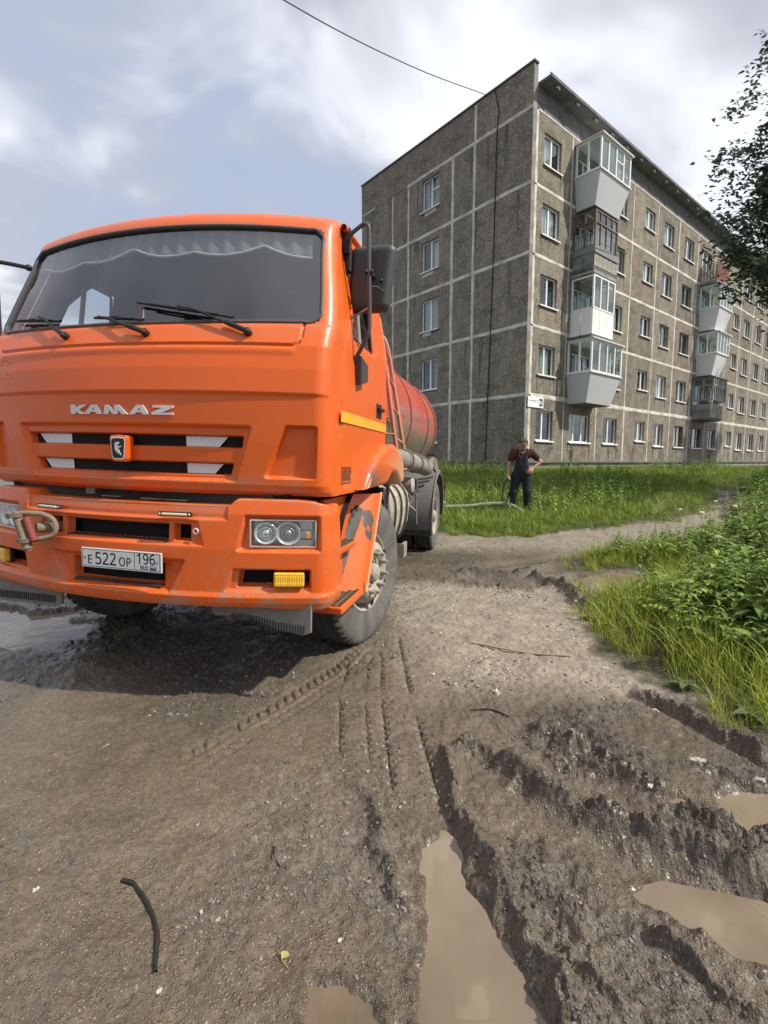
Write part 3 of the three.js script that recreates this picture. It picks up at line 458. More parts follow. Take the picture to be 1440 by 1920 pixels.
// a cable clipped down the gable, and the wire that comes to it from the street
put('wall_cable', tube([[-0.03, 16.72, -1.9], [-0.035, 15.6, -1.62], [-0.03, 15.0, -1.72], [-0.03, 11, -1.76], [-0.03, 7, -1.85], [-0.03, 3, -1.95], [-0.03, 1.3, -2.0], [-0.06, 1.1, -1.9]], 0.022, 60, 6), mat({ color: R3(0.03, 0.03, 0.03), roughness: 0.8 }), block);
tag(put('overhead_wire', tube([[4.3, 16.7, -22.2], [1.0, 14.75, -18.1], [-2.36, 13.2, -14.0], [-6.2, 12.0, -9.3], [-12, 11.0, -2.2]], 0.016, 80, 6), mat({ color: R3(0.04, 0.045, 0.05), roughness: 0.7 })), 'thin dark overhead wire slanting down to the top of the gable', 'wire');
tag(put('overhead_wire', tube([[22, 15.6, -30], [28, 15.3, -31], [36, 15.1, -32]], 0.02, 20, 6), mat({ color: R3(0.04, 0.045, 0.05), roughness: 0.7 })), 'short dark wire from the long roof edge into the tree crown', 'wire');
// ---------- the tanker truck; local z points out of its nose, x to its own left (the side one sees), the nearer front wheel stands at x = 1.14 ----------
const truck = thing('tanker_truck', 'orange cab over tanker truck with red tank, parked nose on across the muddy road', 'truck', [-1.227 - 0.045 * 0.973 - 0.034 * 0.973, 0.034, -3.92 - 0.045 * 0.229 - 0.034 * 0.229], -Math.atan(216 / 918));
truck.scale.x = 1.03;
truck.rotation.order = 'YXZ'; truck.rotation.z = -0.03;
const specks = tex(1024, (u, v) => { const n = fbm(u * 5, v * 5, 4, 5), [d, id] = cells(u * 60, v * 60, 60), [d2, id2] = cells(u * 23, v * 23, 23); let b = 0.93 + 0.1 * (n - 0.5); const streak = ss(0.62, 0.8, fbm(u * 70, v * 4, 3, 0)); let g = 0; if (id < 0.05 && d < 0.16) g = 0.5; if (id2 < 0.05 && d2 < 0.08) g = 0.7; g = Math.max(g, 0.1 * streak, 0.22 * ss(0.52, 0.75, n)); return [lerp(b, 0.72, g), lerp(b, 1.0, g * 0.8), lerp(b, 1.0, g)]; }, false, [0.4, 0.4]);
specks.colorSpace = THREE.NoColorSpace;
const dull = tex(512, (u, v) => 0.45 + 0.5 * fbm(u * 6, v * 6, 5, 6) + 0.15 * fbm(u * 50, v * 50, 2, 50), false, [0.5, 0.5]);
const paintPlain = mat({ color: R3(0.74, 0.118, 0.009), map: specks, roughness: 0.62, roughnessMap: dull, specularIntensity: 0.6, clearcoat: 0.4, clearcoatRoughness: 0.2 });
const paint = mat({ color: R3(0.74, 0.118, 0.009), map: specks, vertexColors: true, roughness: 0.62, roughnessMap: dull, specularIntensity: 0.6, clearcoat: 0.4, clearcoatRoughness: 0.2 });
const paintV = mat({ color: R3(1, 1, 1), vertexColors: true, roughness: 0.5, roughnessMap: dull, clearcoat: 0.35, clearcoatRoughness: 0.3 });
const OR = [0.74, 0.118, 0.01];
const black = mat({ color: R3(0.012, 0.012, 0.013), roughness: 0.55 }), blackDull = mat({ color: R3(0.02, 0.02, 0.02), roughness: 0.85 }), rubber = mat({ color: R3(0.03, 0.03, 0.031), roughness: 0.75 });
const deep = mat({ color: R3(0.008, 0.008, 0.008), roughness: 0.95 });
const chrome = mat({ color: R3(0.85, 0.86, 0.86), metalness: 1, roughness: 0.14 }), silver = mat({ color: R3(0.7, 0.7, 0.68), metalness: 0.3, roughness: 0.4 });
const glassClear = mat({ color: R3(0.95, 0.97, 0.97), transmission: 1, roughness: 0.03, thickness: 0 });
const amber = mat({ color: R3(0.95, 0.52, 0.03), roughness: 0.3, clearcoat: 0.6, bumpMap: tex(256, (u, v) => Math.abs(Math.sin(u * 40)) * 0.6 + Math.abs(Math.sin(v * 20)) * 0.4, false, [6, 6]), bumpScale: 0.003 });
const greyDirt = mat({ color: R3(0.33, 0.31, 0.27), map: patch, bumpMap: grain, bumpScale: 0.004, roughness: 0.9 }), beige = mat({ color: R3(0.55, 0.5, 0.41), map: patch, roughness: 0.85 });
const darkDirt = mat({ color: R3(0.1, 0.095, 0.085), map: patch, roughness: 0.9 });
const kx = (y) => 1 - 0.082 * ss(2.1, 2.85, y);
function fpath(u, bow, x1, r, zc) { // plan of a bowed front that turns round a corner into the side; u runs along it
  const s = Math.sign(u) || 1, a = Math.abs(u); if (a <= x1) return [u, zc - bow * u * u, 2 * bow * u, 1];
  const th0 = Math.atan(2 * bow * x1), zz = zc - bow * x1 * x1, cx = x1 - r * Math.sin(th0), cz = zz - r * Math.cos(th0), th = th0 + (a - x1) / r;
  if (th <= Math.PI / 2) return [s * (cx + r * Math.sin(th)), cz + r * Math.cos(th), s * Math.sin(th), Math.cos(th)];
  return [s * (cx + r), cz - (th - Math.PI / 2) * r, s, 0];
}
const prof = (tab, y) => { if (y <= tab[0][0]) return tab[0][1]; for (let i = 1; i < tab.length; i++) if (y <= tab[i][0]) return lerp(tab[i - 1][1], tab[i][1], (y - tab[i - 1][0]) / (tab[i][0] - tab[i - 1][0])); return tab[tab.length - 1][1]; };
const cabProf = [[1.2, -0.075], [1.225, -0.03], [1.26, -0.012], [1.5, 0], [1.757, 0.006], [1.766, 0.016], [1.9, 0.0], [2.03, -0.03], [2.15, -0.085], [2.165, -0.1], [2.8, -0.345], [2.84, -0.372], [2.88, -0.43], [2.905, -0.52]];
function S(u, y, inset = 0) {
  let [x, z, nx, nz] = fpath(u, 0.142, 1.085, 0.1, 1.13); const l = Math.hypot(nx, nz); x *= kx(y); z += prof(cabProf, y) ;
  const ya = y + ss(2.15, 2.85, y) * 0.018 * (1 - Math.min(1, (u / 1.1) ** 2)) - 0.015 * ss(2.0, 2.15, y) * ss(2.6, 2.2, y) * (1 - Math.min(1, (u / 1.1) ** 2));
  return [x - nx / l * inset, ya, z - nz / l * inset];
}
const dusty = (u, y, k) => { const d = clamp(k * 0.5 * ss(0.42, 0.8, fbm(u * 5, y * 7, 4)) + 0.5 * k * ss(0.62, 0.75, fbm(u * 40, y * 40, 2)), 0, 0.75); return [lerp(1, 0.42, d), lerp(1, 2.1, d), lerp(1, 19, d)]; };
const mir = (p) => p.map(([x, y]) => [-x, y]).reverse();
const POCK = [[0.845, 1.315], [1.085, 1.315], [1.095, 1.58], [0.955, 1.58]];
const cabRel = [ // sunken shapes in the cab's face: outline, depth, width of the slope, cut through
  { p: [[-0.665, 1.29], [0.665, 1.29], [0.75, 1.572], [-0.75, 1.572]], d: 0.024, w: 0.022, r: 0.012 },
  { p: [[-0.7, 1.472], [0.7, 1.472], [0.708, 1.522], [-0.708, 1.522]], d: 0.05, w: 0.01, r: 0.008, cut: 1 },
  { p: [[-0.635, 1.319], [0.635, 1.319], [0.65, 1.37], [-0.65, 1.37]], d: 0.05, w: 0.01, r: 0.008, cut: 1 },
  { p: POCK, d: 0.042, w: 0.014, r: 0.012 }, { p: mir(POCK), d: 0.042, w: 0.014, r: 0.012 },
];
const dented = (rel, u, y) => { let d = 0; for (const f of rel) { const sd = sdPoly(f.p, u, y) - f.r; d += f.d * ss(f.w * 0.3, -f.w * 0.7, sd); } return d; };
const cutBy = (rel, u, y) => rel.some((f) => f.cut && sdPoly(f.p, u, y) - f.r < -f.w);
const cab = sub('cab', truck);
const CU = 1.085 + 0.1 * (Math.PI / 2 - Math.atan(0.308)) + 0.07, ZE = fpath(CU, 0.142, 1.085, 0.1, 1.13)[1], SX = fpath(CU, 0.142, 1.085, 0.1, 1.13)[0] - 0.004;
{
  const us = lin(-CU, CU, 520), ys = []; for (let y = 1.2; y < 2.17; y += y < 1.6 ? 0.0045 : 0.008) ys.push(y); for (let y = 2.17; y < 2.905; y += 0.012) ys.push(y); ys.push(2.905);
  const wsr = 0.03, wsP = [[-1.085 + wsr, 2.172 + wsr], [1.085 - wsr, 2.172 + wsr], [1.1 - wsr, 2.77 - wsr], [-1.1 + wsr, 2.77 - wsr]];
  const seam = (u, y) => { // the gap round the lower edge of the hood strip
    const a = Math.abs(u), d = a < 0.955 ? Math.abs(y - 2.03) : a < 1.0 ? Math.abs(Math.hypot(a - 0.955, y - 2.075) - 0.045) + (y > 2.075 ? 9 : 0) : 9, e = y > 2.075 && y < 2.17 ? Math.abs(a - 1.0) : 9; return Math.min(d, e);
  };
  put('front_shell', grid(us, ys, (u, y) => S(u, y, dented(cabRel, u, y) + 0.014 * ss(0.009, 0.003, seam(u, y)) - 0.006 * ss(0.035, 0, Math.abs(y - 2.0)) * ss(1.0, 0.95, Math.abs(u))), { cut: (u, y) => cutBy(cabRel, u, y) || sdPoly(wsP, u, y) - wsr < -0.004, uv: (u, y) => [u, y], color: (u, y) => dusty(u, y, ss(1.42, 1.2, y) * 0.8 + 0.35 * ss(2.0, 2.16, y)) }), paint, cab);
  // windscreen seal and glass
  const ring = []; { const c = [[-1.08, 2.176], [1.08, 2.176], [1.095, 2.766], [-1.095, 2.766]]; for (let i = 0; i < 4; i++) { const [ax, ay] = c[i], [bx, by] = c[(i + 1) % 4], L = Math.hypot(bx - ax, by - ay); for (const t of lin(0, 1, i % 2 ? 14 : 48)) if (t * L > 0.03 && (1 - t) * L > 0.03) { const p = S(lerp(ax, bx, t), lerp(ay, by, t), 0.004); ring.push(V(...p)); } } }
  put('windscreen_seal', [tube(ring, 0.011, 400, 8, true), tube(ring.map((p) => p.clone().add(V(0, 0, -0.02))), 0.018, 400, 6, true)], mat({ color: R3(0.06, 0.06, 0.062), roughness: 0.6 }), cab);
  put('windscreen', grid(lin(-1.085, 1.085, 90), lin(2.172, 2.77, 20), (u, y) => S(u * lerp(1, 1.012, (y - 2.172) / 0.6), y, 0.016), {}), mat({ color: R3(0.74, 0.77, 0.79), transmission: 1, roughness: 0.3, roughnessMap: tex(512, (u, v) => 0.1 + 0.5 * ss(0.45, 0.75, fbm(u * 5, v * 5, 5, 5)), false, [0.45, 0.9]), thickness: 0, ior: 2.0 }), cab);
}
// sides with the door openings
const WIN = [[0.5, 2.2], [-0.1, 2.2], [-0.08, 2.7], [0.27, 2.72]];
for (const s of [1, -1]) {
  const zs = lin(-0.46, ZE, 150), ys = lin(1.2, 2.86, 190), sx = (z, y) => { let x = SX * kx(y) + 0.012 * ss(0.75, 0.6, z) * ss(1.4, 1.75, y) * ss(2.15, 1.8, y); const seamD = Math.min(y > 1.55 ? Math.abs(z - 0.69 + 0.5 * Math.max(0, y - 2.15)) : 9, y > 1.5 && y < 2.76 ? Math.abs(z + 0.3) : 9, y > 2.2 && z > -0.3 && z < 0.45 ? Math.abs(y - 2.765) : 9); x -= 0.008 * ss(0.012, 0.004, seamD); const wd = sdPoly(WIN, z, y); x -= 0.02 * ss(0.035, 0.0, wd) ; return x; };
  put('side_panel', grid(zs, ys, (z, y) => [s * sx(z, y), y - 0.02 * ss(0.3, 0.75, z) * 0, z + prof(cabProf, y) * ss(0.0, ZE, z)], { flip: s > 0, uv: (z, y) => [z, y], cut: (z, y) => sdPoly([[0.56, 2.2], [-0.1, 2.2], [-0.08, 2.7], [0.45, 2.72]], z, y) < 0 || (((z + 0.3) / 0.62) ** 2 + ((y - 1.0) / 0.45) ** 2 < 1 && z < 0.3) }), paintPlain, cab);
  // side window: glass, vent post, black channel
  const wx = (y) => s * (SX * kx(y) - 0.03);
  const zo = (z, y) => z + prof(cabProf, y) * ss(0, ZE, z);
  put('side_window', grid(lin(0, 1, 6), lin(2.19, 2.72, 6), (t, y) => [wx(y), y, zo(lerp(-0.11, 0.52, t), y)], { flip: s > 0 }), mat({ color: R3(0.85, 0.88, 0.88), transmission: 1, roughness: 0.03, thickness: 0 }), cab);
  put('window_post', bar([s * 1.115, 2.2, 0.22], [s * 1.06, 2.71, 0.2], 0.018), mat({ color: R3(0.3, 0.22, 0.18), roughness: 0.5 }), cab);
  put('window_channel', tube([[s * 1.12, 2.2, 0.48], [s * 1.12, 2.2, -0.09], [s * 1.065, 2.7, -0.075], [s * 1.062, 2.715, 0.25], [s * 1.12, 2.2, 0.48]], 0.012, 80, 6, false, 0.05), blackDull, cab);
  put('reflective_stripe', [grid(lin(-0.44, 0.735, 10), [1.64, 1.705], (z, y) => [s * (SX + 0.016), y, z], { flip: s > 0 })], mat({ color: R3(0.95, 0.42, 0.01), roughness: 0.35, clearcoat: 0.5 }), cab);
  const hd = put('door_handle', [rbox(0.02, 0.11, 0.16, 0.008, s * (SX + 0.008), 1.79, -0.2), rbox(0.03, 0.03, 0.13, 0.01, s * (SX + 0.03), 1.8, -0.2)], black, cab);
}
put('roof', grid(lin(-1, 1, 40), lin(0, 1, 24), (u, t) => { const z0 = S(u * 1.1, 2.905), z = lerp(z0[2], -0.46, t), w = lerp(z0[0], u * 1.055, ss(0, 0.25, t)); return [w, lerp(z0[1], 2.86 + 0.06 * (1 - u * u), ss(0, 0.3, t)) - 0.02 * ss(0.8, 1, t), z]; }, { flip: true, uv: (u, t) => [u, t] }), paintPlain, cab);
for (const s of [-1, 1]) put('roof_rail', tube([[s * 1.085, 2.84, 0.5], [s * 1.095, 2.84, 0.2], [s * 1.095, 2.83, -0.46]], 0.02, 20, 6), paintPlain, cab);
put('rear_wall', [box(2.1, 1.55, 0.03, 0, 2.03, -0.46), box(1.5, 0.2, 0.03, 0, 2.83, -0.46)], paintPlain, cab);
put('floor', box(2.1, 0.04, 1.2, 0, 1.5, 0.15), deep, cab);
{ // what shows through the glass
  const it = sub('interior', truck);
  put('dashboard', [rbox(2.05, 0.3, 0.34, 0.06, 0, 1.95, 0.66), rbox(0.6, 0.14, 0.2, 0.04, 0.55, 2.14, 0.58)], mat({ color: R3(0.05, 0.05, 0.052), roughness: 0.8 }), it);
  put('steering_wheel', new THREE.TorusGeometry(0.22, 0.014, 8, 36).rotateX(-0.9).translate(0.55, 2.2, 0.38), black, it);
  for (const s of [1, -1]) put('door_lining', [box(0.02, 0.68, 1.05, s * 1.095, 1.85, 0.1), box(0.02, 0.1, 0.8, s * 1.0, 2.79, -0.05), box(0.03, 0.6, 0.2, s * 1.06, 2.45, -0.24)], mat({ color: R3(0.1, 0.1, 0.105), roughness: 0.9 }), it);
  for (const x of [0.55, -0.5]) put('seat', [rbox(0.52, 0.7, 0.16, 0.06, x, 2.0, -0.2), rbox(0.28, 0.2, 0.1, 0.04, x, 2.43, -0.22), rbox(0.52, 0.15, 0.5, 0.05, x, 1.72, 0.05)], mat({ color: R3(0.06, 0.06, 0.065), roughness: 0.9 }), it);
  put('lining', [box(2.02, 0.9, 0.02, 0, 2.36, -0.43), box(2.0, 0.02, 0.7, 0, 2.83, -0.1)], mat({ color: R3(0.13, 0.13, 0.135), roughness: 0.95 }), it);
  const hem = (u) => 0.1 + 0.05 * Math.abs(Math.sin(u * 3.4 + 0.6)) ** 0.7 + 0.03 * Math.abs(Math.sin(u * 7.3 + 1)), vy = 2.765;
  put('curtain', grid(lin(-1.03, 1.03, 120), lin(0, 1, 8), (u, t) => { const y = vy - t * (hem(u) - 0.012), p = S(u, y, 0.05 + 0.012 * Math.sin(u * 60)); return p; }, {}), mat({ color: R3(0.16, 0.165, 0.175), roughness: 0.95 }), it);
  put('curtain_trim', tube(lin(-1.03, 1.03, 90).map((u) => V(...S(u, vy - hem(u), 0.046))), 0.008, 220, 6), mat({ color: R3(0.6, 0.61, 0.6), roughness: 0.9 }), it);
  put('side_curtain', grid(lin(0, 1, 20), lin(0, 1, 10), (t, v) => [-1.0 + 0.06 * t * v + 0.02 * Math.sin(t * 20), lerp(2.22, 2.74, v), lerp(0.66 - 0.3 * v, 0.66 - 0.3 * v - 0.2 * (0.08 + 0.92 * v * v), t)], {}), mat({ color: R3(0.1, 0.11, 0.1), roughness: 0.95 }), it);
}
// ---- grille: black mesh, white reflectors, emblem, lettering ----
const meshM = mat({ color: R3(0.012, 0.01, 0.009), roughness: 0.7 });
const reflect = mat({ color: R3(0.75, 0.77, 0.78), roughness: 0.35, bumpMap: tex(128, (u) => Math.abs(Math.sin(u * 25.1)), false, [10, 10]), bumpScale: 0.003 });
for (const [y0, y1, x0, x1] of [[1.462, 1.53, 0.72, 0.725], [1.31, 1.378, 0.66, 0.67]]) {
  const gsub = put('grille', grid(lin(-x0, x0, 60), lin(y0, y1, 2), (u, y) => S(u, y, 0.066), {}), deep, truck);
  put('grille_bars', lin(y0 + 0.008, y1 - 0.008, 6).map((y) => tube(lin(-0.385, 0.385, 14).map((u) => V(...S(u, y, 0.058))), 0.0035, 28, 5)).concat(lin(-0.385, 0.385, 60).map((u) => bar(S(u, y0, 0.06), S(u, y1, 0.06), 0.0018, 0.0018, 4))), meshM, gsub);
  const top = y0 > 1.4 ? [0.625, 0.46, 0.575] : [0.595, 0.45, 0.545];
  for (const s of [1, -1]) put('reflector', grid([0, 1], [0, 1], (a, b) => { const xi = 0.385, xo = lerp(top[2], top[0], b) ; return S(s * lerp(xi, xo + (s < 0 ? 0.03 : 0), a), lerp(y0 + 0.006, y1 - 0.006, b), 0.05); }, { flip: s < 0, uv: (a, b) => [a * 0.12, b * 0.06] }), reflect, gsub);
}
{ // shield with a leaping horse
  const e = sub('emblem', truck), base = S(0.022, 1.445, 0); const sh = (k) => poly([[-0.052 * k, 0.052 * k], [-0.046 * k, 0.066 * k], [0, 0.07 * k], [0.046 * k, 0.066 * k], [0.052 * k, 0.052 * k], [0.043 * k, -0.054 * k], [0.034 * k, -0.068 * k], [0, -0.071 * k], [-0.034 * k, -0.068 * k], [-0.043 * k, -0.054 * k]]);
  put('shield', ext(sh(1.08), 0.045, 0.008).translate(base[0], base[1], base[2] - 0.02), paintPlain, e);
  put('rim', ext(sh(0.93), 0.006, 0.003).translate(base[0], base[1], base[2] + 0.025), mat({ color: R3(0.8, 0.66, 0.52), roughness: 0.4 }), e);
  put('field', ext(sh(0.8), 0.004).translate(base[0], base[1], base[2] + 0.0315), black, e);
  const horse = [[-0.02, 0.028], [-0.012, 0.036], [0.004, 0.036], [0.01, 0.029], [0.002, 0.022], [-0.004, 0.018], [-0.003, 0.01], [0.012, 0.012], [0.024, 0.016], [0.018, 0.006], [0.008, 0.004], [0.002, 0.0], [0.008, -0.01], [0.012, -0.024], [0.022, -0.042], [0.012, -0.036], [0.002, -0.024], [0.004, -0.036], [-0.008, -0.024], [-0.02, -0.01], [-0.022, 0.01]];
  put('horse', ext(poly(horse.map(([x, y]) => [x * 0.95 + 0.003, y * 0.95])), 0.003).translate(base[0], base[1], base[2] + 0.0362), silver, e);
}
const letters = { K: [[[0, 0], [34, 0], [34, 18], [76, 0], [122, 0], [62, 30], [112, 55], [66, 55], [34, 38], [34, 55], [0, 55]]], A: [[[0, 55], [52, 0], [92, 0], [128, 55], [92, 55], [84, 43], [46, 43], [36, 55]], [[58, 31], [77, 31], [70, 16]]], M: [[[0, 0], [20, 0], [62, 34], [66, 0], [96, 0], [150, 55], [112, 55], [88, 28], [84, 55], [52, 55], [26, 30], [22, 55], [-12, 55]]], Z: [[[0, 0], [126, 0], [126, 14], [56, 42], [126, 42], [126, 55], [-6, 55], [-6, 42], [62, 14], [0, 14]]] };
function word(list, w, h, f) { // letters as raised shapes laid on a surface: f(x, y, lift)
  const out = []; for (const [ch, ox] of list) { const [o, ...hs] = letters[ch]; const t = (q) => q.map(([x, y]) => [(x + ox) / 690 * w - w / 2, (0.5 - y / 55) * h]); const g = ext(poly(t(o), hs.map(t)), 1); const p = g.attributes.position; for (let i = 0; i < p.count; i++) { const q = f(p.getX(i), p.getY(i), p.getZ(i)); p.setXYZ(i, ...q); } g.computeVertexNormals(); out.push(g); } return out;
}
const KAMAZ = [['K', 0], ['A', 100], ['M', 244], ['A', 415], ['Z', 560]];
KAMAZ[2][1] = 250; KAMAZ[3][1] = 408;
put('lettering', word(KAMAZ, 0.66, 0.052, (x, y, l) => S(x + 0.02, 1.662 + y, -0.002 - l * 0.008)), mat({ color: R3(0.68, 0.68, 0.65), roughness: 0.45 }), truck);
{ // the small raised name low on the side, and the dark lettering at the far edge of the face
  const g = word(KAMAZ, 0.19, 0.07, (x, y, l) => [SX + 0.001 + l * 0.004, 1.32 + y, 0.56 - x]); put('side_lettering', [...g, box(0.006, 0.006, 0.2, SX + 0.003, 1.368, 0.56), box(0.006, 0.006, 0.22, SX + 0.003, 1.272, 0.56)], mat({ color: R3(0.22, 0.06, 0.02), roughness: 0.6 }), truck);
  const c = document.createElement('canvas'); c.width = 256; c.height = 256; const x = c.getContext('2d'); x.fillStyle = 'rgb(227,101,30)'; x.fillRect(0, 0, 256, 256); x.fillStyle = '#4a0d04'; x.font = 'bold 64px sans-serif'; x.textAlign = 'right'; x.save(); x.scale(0.75, 1); x.fillText('OY', 330, 225); x.restore(); x.lineWidth = 7; x.strokeStyle = '#4a0d04'; x.beginPath(); x.arc(130, 170, 120, -2.2, -0.75); x.stroke(); x.lineWidth = 9; x.beginPath(); x.moveTo(240, 118); x.lineTo(205, 122); x.lineTo(225, 132); x.lineTo(200, 155); x.moveTo(190, 115); x.lineTo(180, 150); x.stroke();
  const t = new THREE.CanvasTexture(c); t.colorSpace = THREE.SRGBColorSpace; put('decal', grid(lin(-1.0, -0.835, 4), [1.86, 2.0], (u, y) => S(u, y, -0.002), { uv: (u, y) => [(u + 1.0) / 0.165, (y - 1.86) / 0.14] }), mat({ map: t, roughness: 0.5 }), truck);
}
// ---- bumper ----
const bPath = (u) => fpath(u, 0.18, 1.12, 0.1, 1.21), BU = 1.12 + 0.1 * (Math.PI / 2 - Math.atan(0.4)) + 0.15;
const bTop = (u) => { const a = Math.abs(u); return lerp(1.138, 1.178 - 0.03 * ss(1.0, 1.3, a), ss(0.66, 0.72, a)); }, bBot = (u) => 0.575 - 0.03 * ss(0.8, 1.25, Math.abs(u));
const bProf = [[0.54, -0.05], [0.56, -0.012], [0.6, 0.006], [0.635, 0.012], [0.66, 0.0], [0.9, 0], [1.1, -0.012], [1.178, -0.03]];
const HI = [[0.79, 0.928], [0.79, 1.064], [1.118, 1.064], [1.118, 0.928]], HL = [[0.725, 0.905], [0.765, 1.085], [1.135, 1.085], [1.135, 0.905]], FG = [[0.655, 0.67], [0.7, 0.79], [1.09, 0.79], [1.09, 0.67]];
const bRel = [
  { p: HL, d: 0.035, w: 0.03, r: 0.008 }, { p: mir(HL), d: 0.035, w: 0.03, r: 0.008 },
  { p: HI, d: 0.02, w: 0.008, r: 0.004, cut: 1 }, { p: mir(HI), d: 0.02, w: 0.008, r: 0.004, cut: 1 },
  { p: [[0.72, 0.695], [0.735, 0.782], [1.085, 0.782], [1.085, 0.695]], d: 0.06, w: 0.012, r: 0.006, cut: 1 }, { p: mir([[0.72, 0.695], [0.735, 0.782], [1.085, 0.782], [1.085, 0.695]]), d: 0.06, w: 0.012, r: 0.006, cut: 1 },
  { p: FG, d: 0.02, w: 0.02, r: 0.004 }, { p: mir(FG), d: 0.02, w: 0.02, r: 0.004 },
  { p: [[-0.53, 0.925], [0.53, 0.925], [0.5, 1.05], [-0.5, 1.05]], d: 0.016, w: 0.016, r: 0.006 },
  { p: [[-0.335, 0.94], [0.335, 0.94], [0.335, 1.032], [-0.335, 1.032]], d: 0.05, w: 0.01, r: 0.004, cut: 1 },
  { p: [[0.375, 0.945], [0.46, 0.945], [0.46, 1.03], [0.375, 1.03]], d: 0.05, w: 0.01, r: 0.004, cut: 1 }, { p: mir([[0.375, 0.945], [0.46, 0.945], [0.46, 1.03], [0.375, 1.03]]), d: 0.05, w: 0.01, r: 0.004, cut: 1 },
  { p: [[-0.34, 0.655], [0.34, 0.655], [0.43, 0.83], [-0.43, 0.83]], d: 0.035, w: 0.03, r: 0.004 },
  { p: [[-0.3, 0.68], [0.3, 0.68], [0.3, 0.8], [-0.3, 0.8]], d: 0.05, w: 0.012, r: 0.004, cut: 1 },
];
const B = (u, y, inset = 0) => { const [x, z, nx, nz] = bPath(u), l = Math.hypot(nx, nz), k = inset - prof(bProf, y); return [x - nx / l * k, y, z - nz / l * k]; };
const bumper = sub('bumper', truck);
{
  const us = lin(-BU, BU, 560), vs = [-0.12, -0.06, ...lin(0, 1, 140), 1.04, 1.1, 1.3, 1.7];
  put('bumper_shell', grid(us, vs, (u, v) => { const y0 = bBot(u), y1 = bTop(u); if (v < 0) return B(u, y0 - v * 0.02, -v * 0.5 + 0.0); if (v > 1) return B(u, y1 + Math.min(0.006, (v - 1) * 0.2), (v - 1) * 0.22); const y = lerp(y0, y1, v); return B(u, y, dented(bRel, u, y) + (Math.abs(u) < 0.66 ? 0.012 * ss(1.06, 1.08, y) : 0)); }, { cut: (u, v) => v > 0 && v < 1 && cutBy(bRel, u, lerp(bBot(u), bTop(u), v)), uv: (u, v) => [u, v * 0.6], color: (u, v) => dusty(u, v * 0.6, 0.3 + ss(0.45, 0, v) + 0.8 * ss(0.9, 1.05, v)) }), paint, bumper);
  put('bumper_cavity', [grid(lin(-1.09, 1.09, 60), lin(0.6, 1.1, 4), (u, y) => B(u, y, 0.11), {}), box(1.9, 0.3, 0.06, 0, 1.13, 0.92)], deep, bumper);
  for (const [x, w] of [[0, 0.67]]) { put('step_tread', [box(0.66, 0.012, 0.09, 0, 0.932, 1.13), box(0.58, 0.012, 0.1, 0, 0.672, 1.13)].concat(lin(-0.3, 0.3, 22).map((q) => box(0.008, 0.008, 0.085, q, 0.941, 1.135))), darkDirt, bumper); }
  for (const x of [0.39, -0.44]) { const m = sub('marker_lamp', bumper), p = B(x, 1.092, -0.006), sl = rrect(-0.095, -0.013, 0.095, 0.013, 0.012), ry = Math.atan(0.38 * x); put('housing', ext(sl, 0.012, 0.002).rotateY(ry).translate(...p), blackDull, m); put('lens', rbox(0.14, 0.013, 0.012, 0.004).rotateY(ry).translate(p[0], p[1], p[2] + 0.014), mat({ color: R3(0.75, 0.72, 0.52), roughness: 0.3 }), m); for (const s of [-1, 1]) put('screw', new THREE.SphereGeometry(0.006, 8, 6).translate(p[0] + s * 0.082, p[1], p[2] + 0.013 - s * x * 0.03), silver, m); }
  put('socket', new THREE.TorusGeometry(0.014, 0.005, 6, 14).translate(...B(0.5, 1.0, -0.004)), silver, bumper);
}
put('chassis_front', [box(1.7, 0.12, 0.3, 0, 1.15, 0.82), box(1.5, 0.4, 0.3, 0, 0.85, 0.55), box(0.12, 0.25, 5.6, 0.42, 0.9, -2.1), box(0.12, 0.25, 5.6, -0.42, 0.9, -2.1)], darkDirt, truck);
put('worn_ledge', [box(0.3, 0.006, 0.05, 0.22, 1.155, 1.03), box(0.12, 0.006, 0.04, -0.12, 1.16, 1.05), box(0.06, 0.035, 0.01, -0.27, 1.185, 1.05)], mat({ color: R3(0.5, 0.36, 0.3), map: patch, roughness: 0.8 }), truck);
